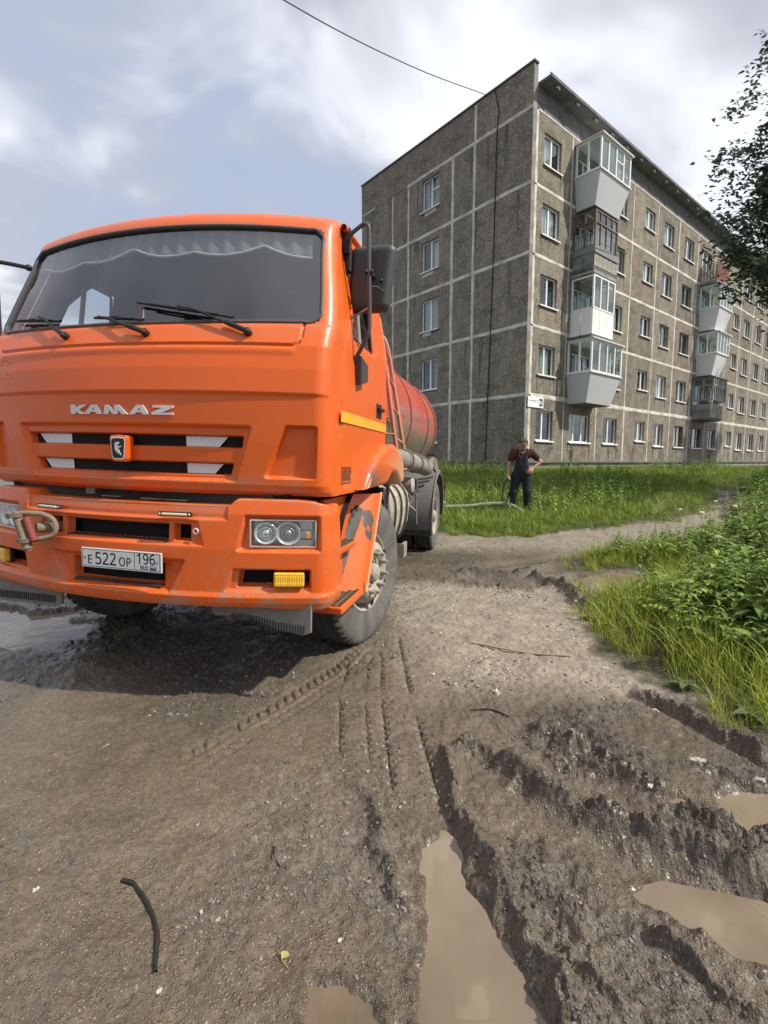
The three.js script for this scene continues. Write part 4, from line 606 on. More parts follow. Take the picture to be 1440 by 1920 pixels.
{ // number plate
  const c = document.createElement('canvas'); c.width = 1024; c.height = 224; const x = c.getContext('2d'); x.fillStyle = '#d9dad8'; x.fillRect(0, 0, 1024, 224); x.strokeStyle = '#1b1b1b'; x.lineWidth = 7; x.strokeRect(10, 10, 1004, 204); x.beginPath(); x.moveTo(694, 10); x.lineTo(694, 214); x.stroke(); x.fillStyle = '#141414'; x.textBaseline = 'alphabetic';
  const put1 = (s, px, size, sx, y) => { x.font = `${size}px sans-serif`; x.save(); x.translate(px, y); x.scale(sx, 1); x.fillText(s, 0, 0); x.lineWidth = 5; x.strokeStyle = '#141414'; x.strokeText(s, 0, 0); x.restore(); };
  put1('E', 72, 148, 0.9, 186); put1('522', 172, 205, 0.86, 186); put1('OP', 488, 148, 0.84, 186); put1('196', 716, 172, 0.86, 138); put1('RUS', 766, 56, 1.0, 202); x.fillStyle = '#eeeeee'; x.fillRect(892, 160, 74, 14); x.fillStyle = '#3a4f8f'; x.fillRect(892, 174, 74, 14); x.fillStyle = '#8f3a3a'; x.fillRect(892, 188, 74, 14); x.strokeRect(892, 160, 74, 42); x.fillStyle = '#222'; for (const px of [46, 984]) { x.beginPath(); x.arc(px, 112, 11, 0, 7); x.fill(); }
  const t = new THREE.CanvasTexture(c); t.colorSpace = THREE.SRGBColorSpace; const np = sub('number_plate', truck); put('plate', rbox(0.515, 0.114, 0.012, 0.004, 0.075, 0.818, 1.222), silver, np); const f = new THREE.PlaneGeometry(0.505, 0.106); f.translate(0.075, 0.818, 1.2292); put('print', f, mat({ map: t, roughness: 0.4 }), np); for (const s of [-1, 1]) put('bolt', new THREE.CylinderGeometry(0.006, 0.006, 0.006, 8).rotateX(Math.PI / 2).translate(0.075 + s * 0.231, 0.818, 1.231), greyDirt, np);
}
// ---- headlamps and amber lamps ----
for (const s of [1, -1]) {
  const h = sub('headlight', truck), uc = s * 0.952, p = B(uc, 0.995, 0.03), ang = Math.atan2(bPath(uc)[2], 1) * 1.08; h.position.set(...p); h.rotation.y = ang;
  const W = 0.352, T = 0.15;
  put('housing', [box(W, T, 0.01, 0, 0, -0.05), box(W, 0.006, 0.06, 0, T / 2, -0.02), box(W, 0.006, 0.06, 0, -T / 2, -0.02), box(0.006, T, 0.06, -W / 2, 0, -0.02), box(0.006, T, 0.06, W / 2, 0, -0.02)], mat({ color: R3(0.72, 0.73, 0.72), metalness: 0.15, roughness: 0.35 }), h);
  for (const [x, r] of [[-0.095 * s, 0.058], [0.025 * s, 0.062]]) { put('bowl', new THREE.LatheGeometry([[0.001, -0.035], [r * 0.5, -0.028], [r * 0.85, -0.006], [r, 0.006], [r * 1.08, 0.004], [r * 1.1, -0.02]].map((q) => new THREE.Vector2(...q)), 36).rotateX(Math.PI / 2).translate(x, 0, 0), mat({ color: R3(0.85, 0.86, 0.86), metalness: 0.55, roughness: 0.22 }), h); put('projector', [new THREE.SphereGeometry(0.026, 20, 12).translate(x, 0, -0.012), new THREE.TorusGeometry(0.031, 0.005, 8, 28).translate(x, 0, -0.004)], x * s < 0 ? chrome : mat({ color: R3(0.4, 0.42, 0.42), metalness: 0.5, roughness: 0.15 }), h); }
  put('side_reflector', [box(0.06, 0.045, 0.02, s * 0.125, 0.045, -0.02), box(0.06, 0.045, 0.02, s * 0.125, -0.005, -0.03), box(0.1, 0.03, 0.02, s * 0.11, -0.052, -0.02), box(0.005, 0.14, 0.035, s * 0.09, 0, -0.02)], chrome, h);
  put('side_bulb', rbox(0.035, 0.04, 0.02, 0.008, s * 0.135, -0.01, -0.012), mat({ color: R3(0.75, 0.42, 0.2), roughness: 0.3 }), h);
  put('lens', rbox(W, T, 0.006, 0.003, 0, 0, 0.016), glassClear, h);
  const a = sub('amber_lamp', truck), q = B(s * 0.985, 0.738, 0.012); a.position.set(...q); a.rotation.y = Math.atan2(bPath(s * 0.985)[2], 1); put('lens', rbox(0.165, 0.082, 0.05, 0.01), amber, a); put('lamp_back', rbox(0.175, 0.09, 0.03, 0.01, 0, 0, -0.02), black, a);
  const fl = sub('mud_flap', truck); const fs = poly(s > 0 ? [[0.49, 0.6], [1.1, 0.6], [1.1, 0.43], [1.06, 0.41], [0.9, 0.425], [0.76, 0.47], [0.66, 0.485], [0.51, 0.47], [0.49, 0.49]] : [[-0.56, 0.6], [-1.12, 0.6], [-1.12, 0.42], [-1.0, 0.41], [-0.62, 0.41], [-0.57, 0.43]]); put('sheet', ext(fs, 0.014, 0.003).translate(0, 0, 0.98), mat({ color: R3(0.3, 0.28, 0.25), map: patch, roughness: 0.9 }), fl); put('ribs', lin(s > 0 ? 0.62 : -1.06, s > 0 ? 1.06 : -0.62, 26).map((x) => box(0.006, 0.05, 0.006, x, s > 0 ? 0.475 - 0.03 * ss(0.7, 0.95, x) : 0.46, 0.999)), darkDirt, fl);
}
{ // towing shackle
  const t = sub('tow_shackle', truck), rusty = mat({ color: R3(0.36, 0.28, 0.2), map: patch, bumpMap: grain, bumpScale: 0.004, roughness: 0.8 });
  const u = tube([[-0.61, 1.035, 1.29], [-0.52, 1.055, 1.27], [-0.44, 1.05, 1.23], [-0.385, 1.02, 1.21], [-0.365, 0.97, 1.21], [-0.385, 0.925, 1.22], [-0.45, 0.905, 1.25], [-0.52, 0.9, 1.28], [-0.55, 0.895, 1.29]], 0.015, 60, 8); put('bow', u, rusty, t);
  put('pin', [bar([-0.555, 1.06, 1.285], [-0.49, 0.85, 1.28], 0.026, 0.026, 14), bar([-0.496, 0.87, 1.28], [-0.484, 0.835, 1.28], 0.017, 0.017, 10)], rusty, t); put('eye', [new THREE.CylinderGeometry(0.045, 0.045, 0.022, 18).translate(-0.56, 1.045, 1.285), new THREE.CylinderGeometry(0.04, 0.04, 0.022, 18).translate(-0.505, 0.9, 1.282), bar([-0.47, 0.97, 1.24], [-0.4, 0.97, 1.12], 0.03)], rusty, t); put('worn_patch', bar([-0.515, 1.03, 1.285], [-0.47, 0.9, 1.28], 0.02, 0.02, 10).translate(0.018, 0, -0.006), mat({ color: R3(0.22, 0.045, 0.03), roughness: 0.7 }), t);
}
// ---- wipers ----
for (const [pu, au, ay, b0, b1] of [[-0.4, -0.7, 2.255, [-0.95, 2.25], [-0.5, 2.215]], [0.145, -0.2, 2.22, [-0.24, 2.22], [0.1, 2.195]], [0.72, 0.3, 2.265, [0.03, 2.3], [0.62, 2.2]]]) {
  const w = sub('wiper', truck); put('pivot', [new THREE.CylinderGeometry(0.02, 0.022, 0.035, 14).rotateX(1.2).translate(...S(pu, 2.105, -0.012)), new THREE.SphereGeometry(0.016, 10, 8).translate(...S(pu, 2.107, -0.03))], black, w);
  put('arm', [tube([V(...S(pu, 2.105, -0.028)), V(...S(lerp(pu, au, 0.35), lerp(2.105, ay, 0.4), -0.04)), V(...S(lerp(pu, au, 0.7), lerp(2.105, ay, 0.8), -0.034)), V(...S(au, ay, -0.024))], 0.0085, 24, 6), tube([V(...S(pu, 2.108, -0.026)), V(...S(lerp(pu, au, 0.3), lerp(2.108, ay, 0.36), -0.036))], 0.014, 8, 8)], black, w);
  put('blade', [tube(lin(0, 1, 6).map((t) => V(...S(lerp(b0[0], b1[0], t), lerp(b0[1], b1[1], t) , -0.01))), 0.008, 20, 6), tube(lin(0.15, 0.85, 6).map((t) => V(...S(lerp(b0[0], b1[0], t), lerp(b0[1], b1[1], t) , -0.022 - 0.008 * Math.sin(Math.PI * t)))), 0.006, 20, 6)], rubber, w);
  put('clip', rbox(0.05, 0.02, 0.025, 0.005).translate(...S(lerp(b0[0], b1[0], 0.5), lerp(b0[1], b1[1], 0.5), -0.026)), black, w);
}
// ---- mirrors ----
{
  const m = sub('wing_mirror', truck); const hs = new RoundedBoxGeometry(0.3, 0.41, 0.1, 4, 0.05); const p = hs.attributes.position; for (let i = 0; i < p.count; i++) { const t = (p.getY(i) + 0.2) / 0.4; p.setX(i, p.getX(i) * (0.84 + 0.16 * t) + 0.018 * t); } hs.computeVertexNormals();
  put('housing', hs.rotateY(-0.06).translate(1.222, 2.565, 0.36), mat({ color: R3(0.045, 0.045, 0.048), roughness: 0.5 }), m); put('glass', box(0.24, 0.34, 0.004, 1.222, 2.565, 0.307), chrome, m);
  put('arm', tube([[1.06, 2.76, 0.44], [1.13, 2.82, 0.46], [1.2, 2.86, 0.47], [1.232, 2.84, 0.475], [1.238, 2.7, 0.475], [1.25, 2.4, 0.475], [1.255, 2.25, 0.475], [1.245, 2.2, 0.475], [1.19, 2.1, 0.46], [1.15, 2.04, 0.45]], 0.013, 90, 8, false, 0.25), mat({ color: R3(0.07, 0.07, 0.075), roughness: 0.4 }), m);
  put('clamp', [rbox(0.05, 0.04, 0.06, 0.012, 1.245, 2.565, 0.45), ...[-1, 1].map((s) => new THREE.SphereGeometry(0.012, 8, 6).translate(1.245 + s * 0.018, 2.572, 0.487))], black, m); put('wire', tube([[1.25, 2.49, 0.47], [1.29, 2.495, 0.44], [1.33, 2.47, 0.42]], 0.003, 12, 5), greyDirt, m); put('knob', new THREE.SphereGeometry(0.013, 8, 6).translate(1.305, 2.54, 0.415), black, m);
  put('stay', bar([1.09, 2.27, 0.49], [1.235, 2.37, 0.44], 0.007), mat({ color: R3(0.25, 0.15, 0.1), roughness: 0.5 }), m); put('hinge', [rbox(0.05, 0.16, 0.06, 0.01, 1.085, 2.78, 0.43), rbox(0.04, 0.12, 0.05, 0.01, 1.09, 2.66, 0.41)], blackDull, m);
  put('base', [ext(poly([[-0.09, 0.09], [0.07, 0.06], [0.075, -0.05], [-0.08, -0.09]]), 0.075, 0.01).rotateY(Math.PI / 2).translate(1.12, 1.985, 0.36)], mat({ color: R3(0.05, 0.045, 0.045), roughness: 0.6 }), m);
  const c = document.createElement('canvas'); c.width = 128; c.height = 40; const x = c.getContext('2d'); x.fillStyle = '#0b0908'; x.fillRect(0, 0, 128, 40); x.fillStyle = '#d8d2d0'; x.font = 'italic bold 34px sans-serif'; x.fillText('53605', 12, 32); const t = new THREE.CanvasTexture(c); t.colorSpace = THREE.SRGBColorSpace; const bd = sub('badge', truck); put('plate', box(0.012, 0.035, 0.2, 1.147, 1.895, 0.26).rotateX(0), black, bd); const f = new THREE.PlaneGeometry(0.12, 0.033).rotateY(Math.PI / 2).translate(1.154, 1.895, 0.225); put('print', f, mat({ map: t, roughness: 0.5 }), bd);
  const l = sub('wing_mirror', truck); put('arm', tube([[-1.06, 2.66, 0.66], [-1.12, 2.675, 0.67], [-1.4, 2.73, 0.66], [-1.56, 2.68, 0.6], [-1.58, 2.3, 0.55]], 0.014, 40, 8, false, 0.3), black, l); put('housing', rbox(0.24, 0.4, 0.1, 0.045, -1.66, 2.42, 0.5, 3), mat({ color: R3(0.045, 0.045, 0.048), roughness: 0.5 }), l); put('knuckle', new THREE.SphereGeometry(0.022, 10, 8).translate(-1.07, 2.665, 0.66), black, l);
}
// ---- steps, wheel arch panel, fender ----
const scuff = (a, b, c, z, y) => ss(c, c * 0.6, Math.hypot((z - a) * 1.6, y - b) + (fbm(z * 55, y * 30, 4) - 0.5) * c * 1.2);
for (const s of [1, -1]) {
  const st = sub('cab_step', truck);
  put('step_box', rbox(0.2, 0.05, 0.56, 0.015, s * 1.1, 0.485, 0.46), paintPlain, st); put('step_box', rbox(0.19, 0.045, 0.42, 0.015, s * 1.06, 0.84, 0.52), paintPlain, st);
  const tr = []; for (let i = 0; i < 11; i++) for (let j = 0; j < 5; j++) tr.push(box(0.018, 0.012, 0.03, s * (1.02 + j * 0.038), 0.514, 0.22 + i * 0.048), box(0.018, 0.012, 0.026, s * (0.985 + j * 0.036), 0.866, 0.34 + i * 0.036)); put('tread', [...tr, box(0.185, 0.006, 0.53, s * 1.072, 0.512, 0.46), box(0.18, 0.006, 0.4, s * 1.057, 0.864, 0.52)], mat({ color: R3(0.17, 0.155, 0.12), map: patch, roughness: 0.9 }), st);
  put('step_wall', [box(0.02, 0.68, 0.56, s * 1.07, 0.83, 0.48)], paintPlain, st);
  put('arch_panel', grid(lin(0, 1, 40), lin(0.47, 1.165, 50), (t, y) => { const k = (y - 0.47) / 0.695, ze = lerp(0.2, -0.17, k); return [s * lerp(1.05, 1.2, ss(0, 0.75, t)), y, lerp(ze + 0.32, ze, t)]; }, { flip: s < 0, uv: (t, y) => [t * 0.4, y], color: (t, y, p) => { const d = Math.max(scuff(0.07, 0.97, 0.1, p[2], y), scuff(0.1, 0.87, 0.055, p[2], y), scuff(0.24, 0.52, 0.05, p[2], y)); return OR.map((c, i) => lerp(c, [0.075, 0.07, 0.06][i], d)); } }), paintV, truck);
  put('arch_lip', tube([[s * 1.203, 0.47, 0.2], [s * 1.205, 0.8, 0.03], [s * 1.205, 1.165, -0.17]], 0.012, 20, 6), mat({ color: R3(0.8, 0.3, 0.13), roughness: 0.5 }), truck);
  // fender blister, vertex colours carry road dirt and a scrape
  const fo = [[0.37, 1.215], [0.27, 1.33], [0.08, 1.45], [-0.2, 1.535], [-0.5, 1.55], [-0.75, 1.5], [-0.88, 1.4], [-0.92, 1.22], [-0.8, 1.2], [-0.62, 1.3], [-0.42, 1.31], [-0.22, 1.225]];
  let fg = new THREE.ExtrudeGeometry(poly(fo), { depth: 0.4, bevelEnabled: true, bevelSize: 0.045, bevelThickness: 0.05, bevelOffset: -0.045, bevelSegments: 4, steps: 6 }); fg.rotateY(-Math.PI / 2).scale(1, 1, 1); // shape x -> z, depth -> -x
  const fp = fg.attributes.position; const fc = new Float32Array(fp.count * 3);
  for (let i = 0; i < fp.count; i++) { const z = fp.getZ(i), y = fp.getY(i), x = fp.getX(i) + 1.195; fp.setX(i, s * x); const dirt = ss(-0.35, -0.75, z + (fbm(z * 9, y * 9, 3) - 0.5) * 0.4), sc = scuff(0.29, 1.26, 0.09, z, y); const c = OR.map((v, k) => lerp(lerp(v, [0.62, 0.36, 0.22][k], dirt * 0.85), [0.08, 0.075, 0.065][k], sc)); fc.set(c, 3 * i); }
  if (s < 0) { const id = fg.index; /* mirrored faces are lit from both sides */ }
  fg.setAttribute('color', new THREE.BufferAttribute(fc, 3)); fg.computeVertexNormals(); put('fender', fg, paintV, truck);
  put('wheel_well', [grid(lin(0, Math.PI, 24), [0.55, 1.12], (a, x) => [s * x, 0.62 + 0.66 * Math.sin(a), -0.1 + 0.72 * Math.cos(a)], {}), box(0.02, 0.9, 1.4, s * 0.5, 0.95, -0.2)], deep, truck);
}
put('fender_mark', [box(0.004, 0.02, 0.08, 1.2, 1.44, -0.7), box(0.004, 0.02, 0.05, 1.2, 1.39, -0.7), box(0.004, 0.12, 0.02, 1.2, 1.4, -0.65)], mat({ color: R3(0.4, 0.08, 0.04), roughness: 0.6 }), truck);
// ---- wheels ----
const tyreM = mat({ vertexColors: true, color: R3(1, 1, 1), roughness: 0.9, bumpMap: grain, bumpScale: 0.004 });
function tyreGeo(R, W, ri) { // around the x axis
  const pr = [[ri, -W * 0.36], [ri + 0.03, -W * 0.44], [R * 0.78, -W * 0.5], [R * 0.9, -W * 0.485], [R * 0.955, -W * 0.45], [R * 0.97, -W * 0.43], [R, -W * 0.4]];
  for (let i = 1; i < 22; i++) pr.push([R, -W * 0.4 + W * 0.8 * i / 22]); for (const [r, x] of pr.slice(0, 7).reverse()) pr.push([r, -x]);
  const na = 300, vs = lin(0, pr.length - 1, pr.length - 1);
  return grid(lin(0, 2 * Math.PI, na), vs, (a, k) => { let [r, x] = pr[k]; if (k >= 5 && k < pr.length - 5) { const q = (k - 6) / (pr.length - 13), m = (a / (2 * Math.PI) * 50 + (q < 0.5 ? 0 : 0.5) + 0.8 * Math.abs(q - 0.5)) % 1, edge = Math.abs(q - 0.5) > 0.3; const gr = edge ? (Math.abs(m - 0.5) > 0.3 ? 1 : 0) : 0, rib = [0.2, 0.5, 0.8].some((c) => Math.abs(q - c) < 0.03) ? 1 : 0; r -= 0.016 * Math.max(gr, rib); }
    const flat = Math.sin(a) < -0.985 ? 0 : 0; return [x, r * Math.sin(a), r * Math.cos(a)]; }, { flip: true, uv: (a, k) => [a * 0.5, k * 0.02], color: (a, k) => { const [r] = pr[k], side = k < 6 || k > pr.length - 7, n = fbm(a * 5, k * 0.5, 4), band = ss(0.9, 0.97, r / R); const c = side ? lerp(0.115, 0.045, band * 0.7) * (0.45 + 1.1 * n) : 0.035 * (0.6 + 0.8 * n); return [c, c * 0.97, c * 0.9]; } });
}
function wheel(x, z, R, W, ri, turn, s, rear) {
  const w = sub('wheel', truck); w.position.set(x, R - 0.012, z); w.rotation.y = turn; const f = s; // outside faces +x when s = 1
  put('tyre', tyreGeo(R, W, ri), tyreM, w);
  const rim = mat({ color: R3(0.5, 0.46, 0.38), map: patch, roughness: 0.8 }), o = W * 0.5;
  const L = (pts) => new THREE.LatheGeometry(pts.map((q) => new THREE.Vector2(...q)), 60).rotateZ(-Math.PI / 2).scale(f, 1, 1);
  put('rim', [L(rear ? [[ri + 0.004, -o], [ri + 0.004, o - 0.04], [ri + 0.02, o - 0.03], [ri + 0.012, o - 0.015], [ri - 0.01, o - 0.03], [ri - 0.03, o - 0.14], [0.19, o - 0.15], [0.1, o - 0.13], [0.001, o - 0.12]] : [[ri + 0.004, -o], [ri + 0.004, o - 0.05], [ri + 0.022, o - 0.035], [ri + 0.012, o - 0.018], [ri - 0.008, o - 0.035], [ri - 0.02, o - 0.1], [ri - 0.035, o - 0.1], [ri - 0.055, o + 0.0], [0.19, o + 0.03], [0.17, o + 0.03], [0.15, o + 0.0], [0.1, o - 0.01], [0.001, o - 0.01]])], rim, w);
  const hubx = f * (rear ? o - 0.12 : o - 0.01);
  put('hub', [L(rear ? [[0.11, 0], [0.1, 0.09], [0.06, 0.12], [0.001, 0.125]] : [[0.075, 0], [0.07, 0.045], [0.05, 0.06], [0.001, 0.064]]).translate(hubx, 0, 0)], rim, w);
  for (let i = 0; i < 10; i++) { const a = i / 10 * 2 * Math.PI + 0.2; put('wheel_nut', [new THREE.CylinderGeometry(0.017, 0.017, 0.045, 6).rotateZ(Math.PI / 2), new THREE.CylinderGeometry(0.01, 0.01, 0.07, 8).rotateZ(Math.PI / 2)].map((g) => g.translate(hubx + f * 0.045, 0.155 * Math.sin(a), 0.155 * Math.cos(a))), rim, w); }
  if (!rear) for (let i = 0; i < 6; i++) { const a = i / 6 * 2 * Math.PI + 0.5; put('hand_hole', new THREE.SphereGeometry(0.03, 14, 8).scale(0.3, 1, 1.5).rotateX(-a).translate(f * (o + 0.008), 0.222 * Math.sin(a), 0.222 * Math.cos(a)), deep, w); }
  if (!rear) put('hub_grease', new THREE.RingGeometry(0.08, 0.14, 40).rotateY(f * Math.PI / 2).translate(hubx + f * 0.003, 0, 0), mat({ color: R3(0.1, 0.09, 0.075), roughness: 0.9 }), w);
}
wheel(1.025, -0.1, 0.565, 0.3, 0.292, -0.2, 1); wheel(-1.0, -0.1, 0.565, 0.3, 0.292, -0.2, -1);
wheel(1.0, -4.3, 0.545, 0.28, 0.285, 0, 1, true); wheel(0.68, -4.3, 0.545, 0.27, 0.285, 0, 1, true); wheel(-1.0, -4.3, 0.545, 0.28, 0.285, 0, -1, true); wheel(-0.68, -4.3, 0.545, 0.27, 0.285, 0, -1, true);
put('axle', [bar([-0.9, 0.52, -0.12], [0.9, 0.52, -0.12], 0.07), bar([-0.7, 0.53, -4.3], [0.7, 0.53, -4.3], 0.11), new THREE.SphereGeometry(0.26, 16, 12).translate(0, 0.53, -4.3)], darkDirt, truck);
// ---- tank ----
{
  const t = sub('tank', truck), R = 0.9, yc = 1.98;
  const pts = [[0, -5.95], [0.45, -5.93], [0.75, -5.86], [0.87, -5.76], [0.9, -5.6], [0.9, -1.3], [0.86, -1.16], [0.72, -1.06], [0.4, -1.0], [0, -0.98]], prf = []; for (let i = 0; i < pts.length - 1; i++) { const n = i === 4 ? 40 : 5; for (let k = 0; k < n; k++) prf.push([lerp(pts[i][0], pts[i + 1][0], k / n), lerp(pts[i][1], pts[i + 1][1], k / n)]); } prf.push(pts[pts.length - 1]);
  put('shell', grid(lin(0, 2 * Math.PI, 160), lin(0, prf.length - 1, prf.length - 1), (a, k) => [prf[k][0] * Math.cos(a), yc + prf[k][0] * Math.sin(a), prf[k][1]], { uv: (a, k) => [a * 0.9, prf[k][1]], color: (a, k, p) => { const d = ss(0.28, -0.32, (p[1] - yc) / R + (fbm(p[2] * 3, a * 5, 4) - 0.5) * 0.75) * 0.96, n = fbm(p[2] * 9, a * 14, 4); const red = [0.42 + 0.2 * n, 0.045 + 0.05 * n, 0.025 + 0.03 * n], mud = [0.13 + 0.13 * n, 0.12 + 0.12 * n, 0.095 + 0.1 * n]; return red.map((c, i) => lerp(c, mud[i], d)); } }), mat({ vertexColors: true, color: R3(1, 1, 1), roughness: 0.5, roughnessMap: dull, clearcoat: 0.5, clearcoatRoughness: 0.2 }), t);
  for (const [z, r] of [[-3.1, 0.01], [-4.7, 0.01], [-5.62, 0.028]]) put('band', new THREE.TorusGeometry(R + 0.006, r, 8, 90).translate(0, yc, z), mat({ color: R3(0.34, 0.13, 0.09), map: patch, roughness: 0.7 }), t);
  put('hatch', [new THREE.CylinderGeometry(0.3, 0.3, 0.16, 32).translate(0, yc + 0.93, -3.2), new THREE.CylinderGeometry(0.32, 0.32, 0.04, 32).translate(0, yc + 1.02, -3.2)], darkDirt, t);
  put('saddle', [-1.7, -3.2, -5].map((z) => box(1.1, 0.3, 0.14, 0, 1.12, z)), darkDirt, t);
  put('lug', box(0.16, 0.025, 0.05, 0.85, 1.52, -5.62), darkDirt, t);
  const l = sub('ladder', truck), pink = mat({ color: R3(0.75, 0.3, 0.2), map: patch, roughness: 0.65 });
  const A0 = V(1.08, 1.3, -1.5), A1 = V(0.87, 2.72, -1.38), B0 = V(1.08, 1.3, -1.95), B1 = V(0.85, 2.6, -1.85);
  put('rail', tube([A0, A0.clone().lerp(A1, 0.5), A1, V(0.82, 2.86, -1.4), V(0.66, 2.9, -1.46)], 0.022, 40, 8, false, 0.3), pink, l); put('rail', tube([B0, B0.clone().lerp(B1, 0.5), B1, V(0.78, 2.76, -1.83), V(0.62, 2.8, -1.8)], 0.022, 40, 8, false, 0.3), pink, l);
  for (const k of [0.015, 0.24, 0.47, 0.7, 0.93]) put('rung', bar(A0.clone().lerp(A1, k), B0.clone().lerp(B1, k), 0.014), pink, l); put('bracket', [bar([1.03, 1.68, -1.45], [0.6, 1.7, -1.3], 0.012), bar([1.0, 1.85, -1.45], [0.6, 1.86, -1.3], 0.012)], pink, l);
  put('suction_pipe', [tube([[0.98, 1.45, -1.25], [1.02, 1.42, -1.9], [1.05, 1.36, -2.9], [1.06, 1.31, -3.5]], 0.11, 40, 16), ...[-1.9, -2.6, -3.1].map((z) => new THREE.TorusGeometry(0.115, 0.012, 6, 24).translate(1.045, 1.4 + (z + 2.3) * 0.05, z))], greyDirt, truck);
  put('hose_bundle', [0, 1, 2, 3].map((i) => tube([[0.98, 1.28, -3.5 - 0.05 * i], [1.12, 1.36 + 0.03 * i, -3.62 - 0.07 * i], [1.18, 1.26, -3.7 - 0.08 * i]], 0.025, 16, 6)), greyDirt, truck);
}
// ---- behind the cab: fuel tank, air cylinder, rear mudguards ----
for (const s of [1, -1]) {
  const ft = sub('fuel_tank', truck); const bodyS = poly([[0.62, 0.55], [0.95, 0.53], [1.05, 0.6], [1.1, 0.74], [1.115, 0.92], [1.09, 1.06], [1.02, 1.15], [0.9, 1.18], [0.62, 1.18]].map(([x, y]) => [s * x, y])); put('body', ext(bodyS, 0.95, 0.012, 10).translate(0, 0, -1.95), beige, ft);
  for (const z of [-1.15, -1.45, -1.75]) put('strap', tube([[0.7, 1.19, z], [0.92, 1.19, z], [1.03, 1.16, z], [1.105, 1.06, z], [1.128, 0.92, z], [1.113, 0.74, z], [1.06, 0.59, z], [0.96, 0.52, z]].map(([x, y, q]) => [s * x, y, q]), 0.012, 40, 5), darkDirt, ft);
  put('front_frame', [box(0.03, 0.7, 0.03, s * 1.1, 0.86, -0.88), box(0.03, 0.05, 0.3, s * 1.1, 1.2, -0.95), box(0.4, 0.6, 0.02, s * 0.85, 0.86, -0.93)], greyDirt, ft); put('foot_plate', [box(0.03, 0.16, 0.2, s * 1.1, 0.42, -1.8), box(0.12, 0.16, 0.02, s * 1.06, 0.42, -1.7)], beige, ft);
  put('air_cylinder', [new THREE.CylinderGeometry(0.1, 0.1, 0.62, 24).rotateZ(Math.PI / 2).translate(s * 0.72, 1.1, -2.6), new THREE.SphereGeometry(0.1, 24, 10).scale(0.3, 1, 1).translate(s * 1.03, 1.1, -2.6), new THREE.TorusGeometry(0.102, 0.01, 6, 24).rotateY(Math.PI / 2).translate(s * 0.86, 1.1, -2.6)], beige, truck);
  put('brackets', [bar([s * 1.03, 1.05, -2.6], [s * 1.05, 0.98, -2.75], 0.012), bar([s * 0.95, 0.95, -2.3], [s * 1.02, 0.75, -2.9], 0.022), bar([s * 1.02, 1.0, -3.0], [s * 1.03, 0.55, -3.05], 0.012), tube([[s * 0.9, 1.05, -2.7], [s * 1.0, 0.9, -2.8], [s * 0.92, 0.8, -2.7]], 0.012, 16, 6), box(0.16, 0.03, 0.03, s * 0.98, 1.16, -2.8), box(0.05, 0.1, 0.05, s * 1.03, 1.1, -2.85)], greyDirt, truck);
  const mg = sub('rear_mudguard', truck), aa = lin(-0.35, Math.PI + 0.1, 40), RM = 0.71;
  put('skin', [grid(aa, [0.52, 1.16], (a, x) => [s * x, 0.55 + RM * Math.sin(a), -4.3 + RM * Math.cos(a)], {}), grid(aa, [0, 1], (a, t) => [s * (1.16 + 0.01 * t), 0.55 + (RM - 0.05 * t) * Math.sin(a), -4.3 + (RM - 0.05 * t) * Math.cos(a)], {})], mat({ color: R3(0.2, 0.195, 0.185), map: patch, roughness: 0.75 }), mg); put('rim', tube(aa.map((a) => V(s * 1.165, 0.55 + RM * Math.sin(a), -4.3 + RM * Math.cos(a))), 0.013, 60, 6), greyDirt, mg); put('splash_flap', box(0.62, 0.2, 0.02, s * 0.84, 0.42, -3.62), rubber, mg);
}
put('rear_frame', [box(2.2, 0.14, 0.08, 0, 0.75, -5.9), box(0.3, 0.12, 0.05, 0.95, 0.9, -5.95), box(0.3, 0.12, 0.05, -0.95, 0.9, -5.95)], darkDirt, truck);
// ---------- grass, weeds, gravel ----------
const leafMat = (c, o = {}) => mat({ color: R3(...c), roughness: 0.75, side: THREE.DoubleSide, transmission: 0.35, thickness: 0, specularIntensity: 0.5, ...o });
function blade(h, w, lean, dir, x, z, seg = 3) { // one bent, tapering blade of grass
  const cx = Math.cos(dir), sz = Math.sin(dir), P = [], I = []; for (let i = 0; i <= seg; i++) { const t = i / seg, k = w * (1 - t * t * 0.95) / 2, off = lean * t * t * h, y = h * (t - 0.25 * lean * t * t); P.push(x + cx * off - sz * k, y, z + sz * off + cx * k, x + cx * off + sz * k, y, z + sz * off - cx * k); }
  for (let i = 0; i < seg; i++) I.push(2 * i, 2 * i + 1, 2 * i + 2, 2 * i + 1, 2 * i + 3, 2 * i + 2);
  const g = new THREE.BufferGeometry(); g.setAttribute('position', new THREE.Float32BufferAttribute(P, 3)); g.setIndex(I); g.computeVertexNormals(); return g;
}
const shade = (g, c) => { const n = g.attributes.position.count, a = new Float32Array(n * 3); for (let i = 0; i < n; i++) a.set(c, 3 * i); g.setAttribute('color', new THREE.BufferAttribute(a, 3)); return g; };
function tuft(n, h, w, spread) { return merge(Array.from({ length: n }, () => { const a = rr(0, 6.28), d = spread * Math.sqrt(rnd()), k = rr(0.6, 1.25); const dry = rnd() < 0.06; return shade(blade(h * rr(0.5, 1.1), w * rr(0.6, 1.2), rr(0.1, 0.9), rr(0, 6.28), d * Math.cos(a), d * Math.sin(a)), dry ? [1.9, 1.5, 0.9] : [k, k, k * rr(0.7, 1.1)]); })); }
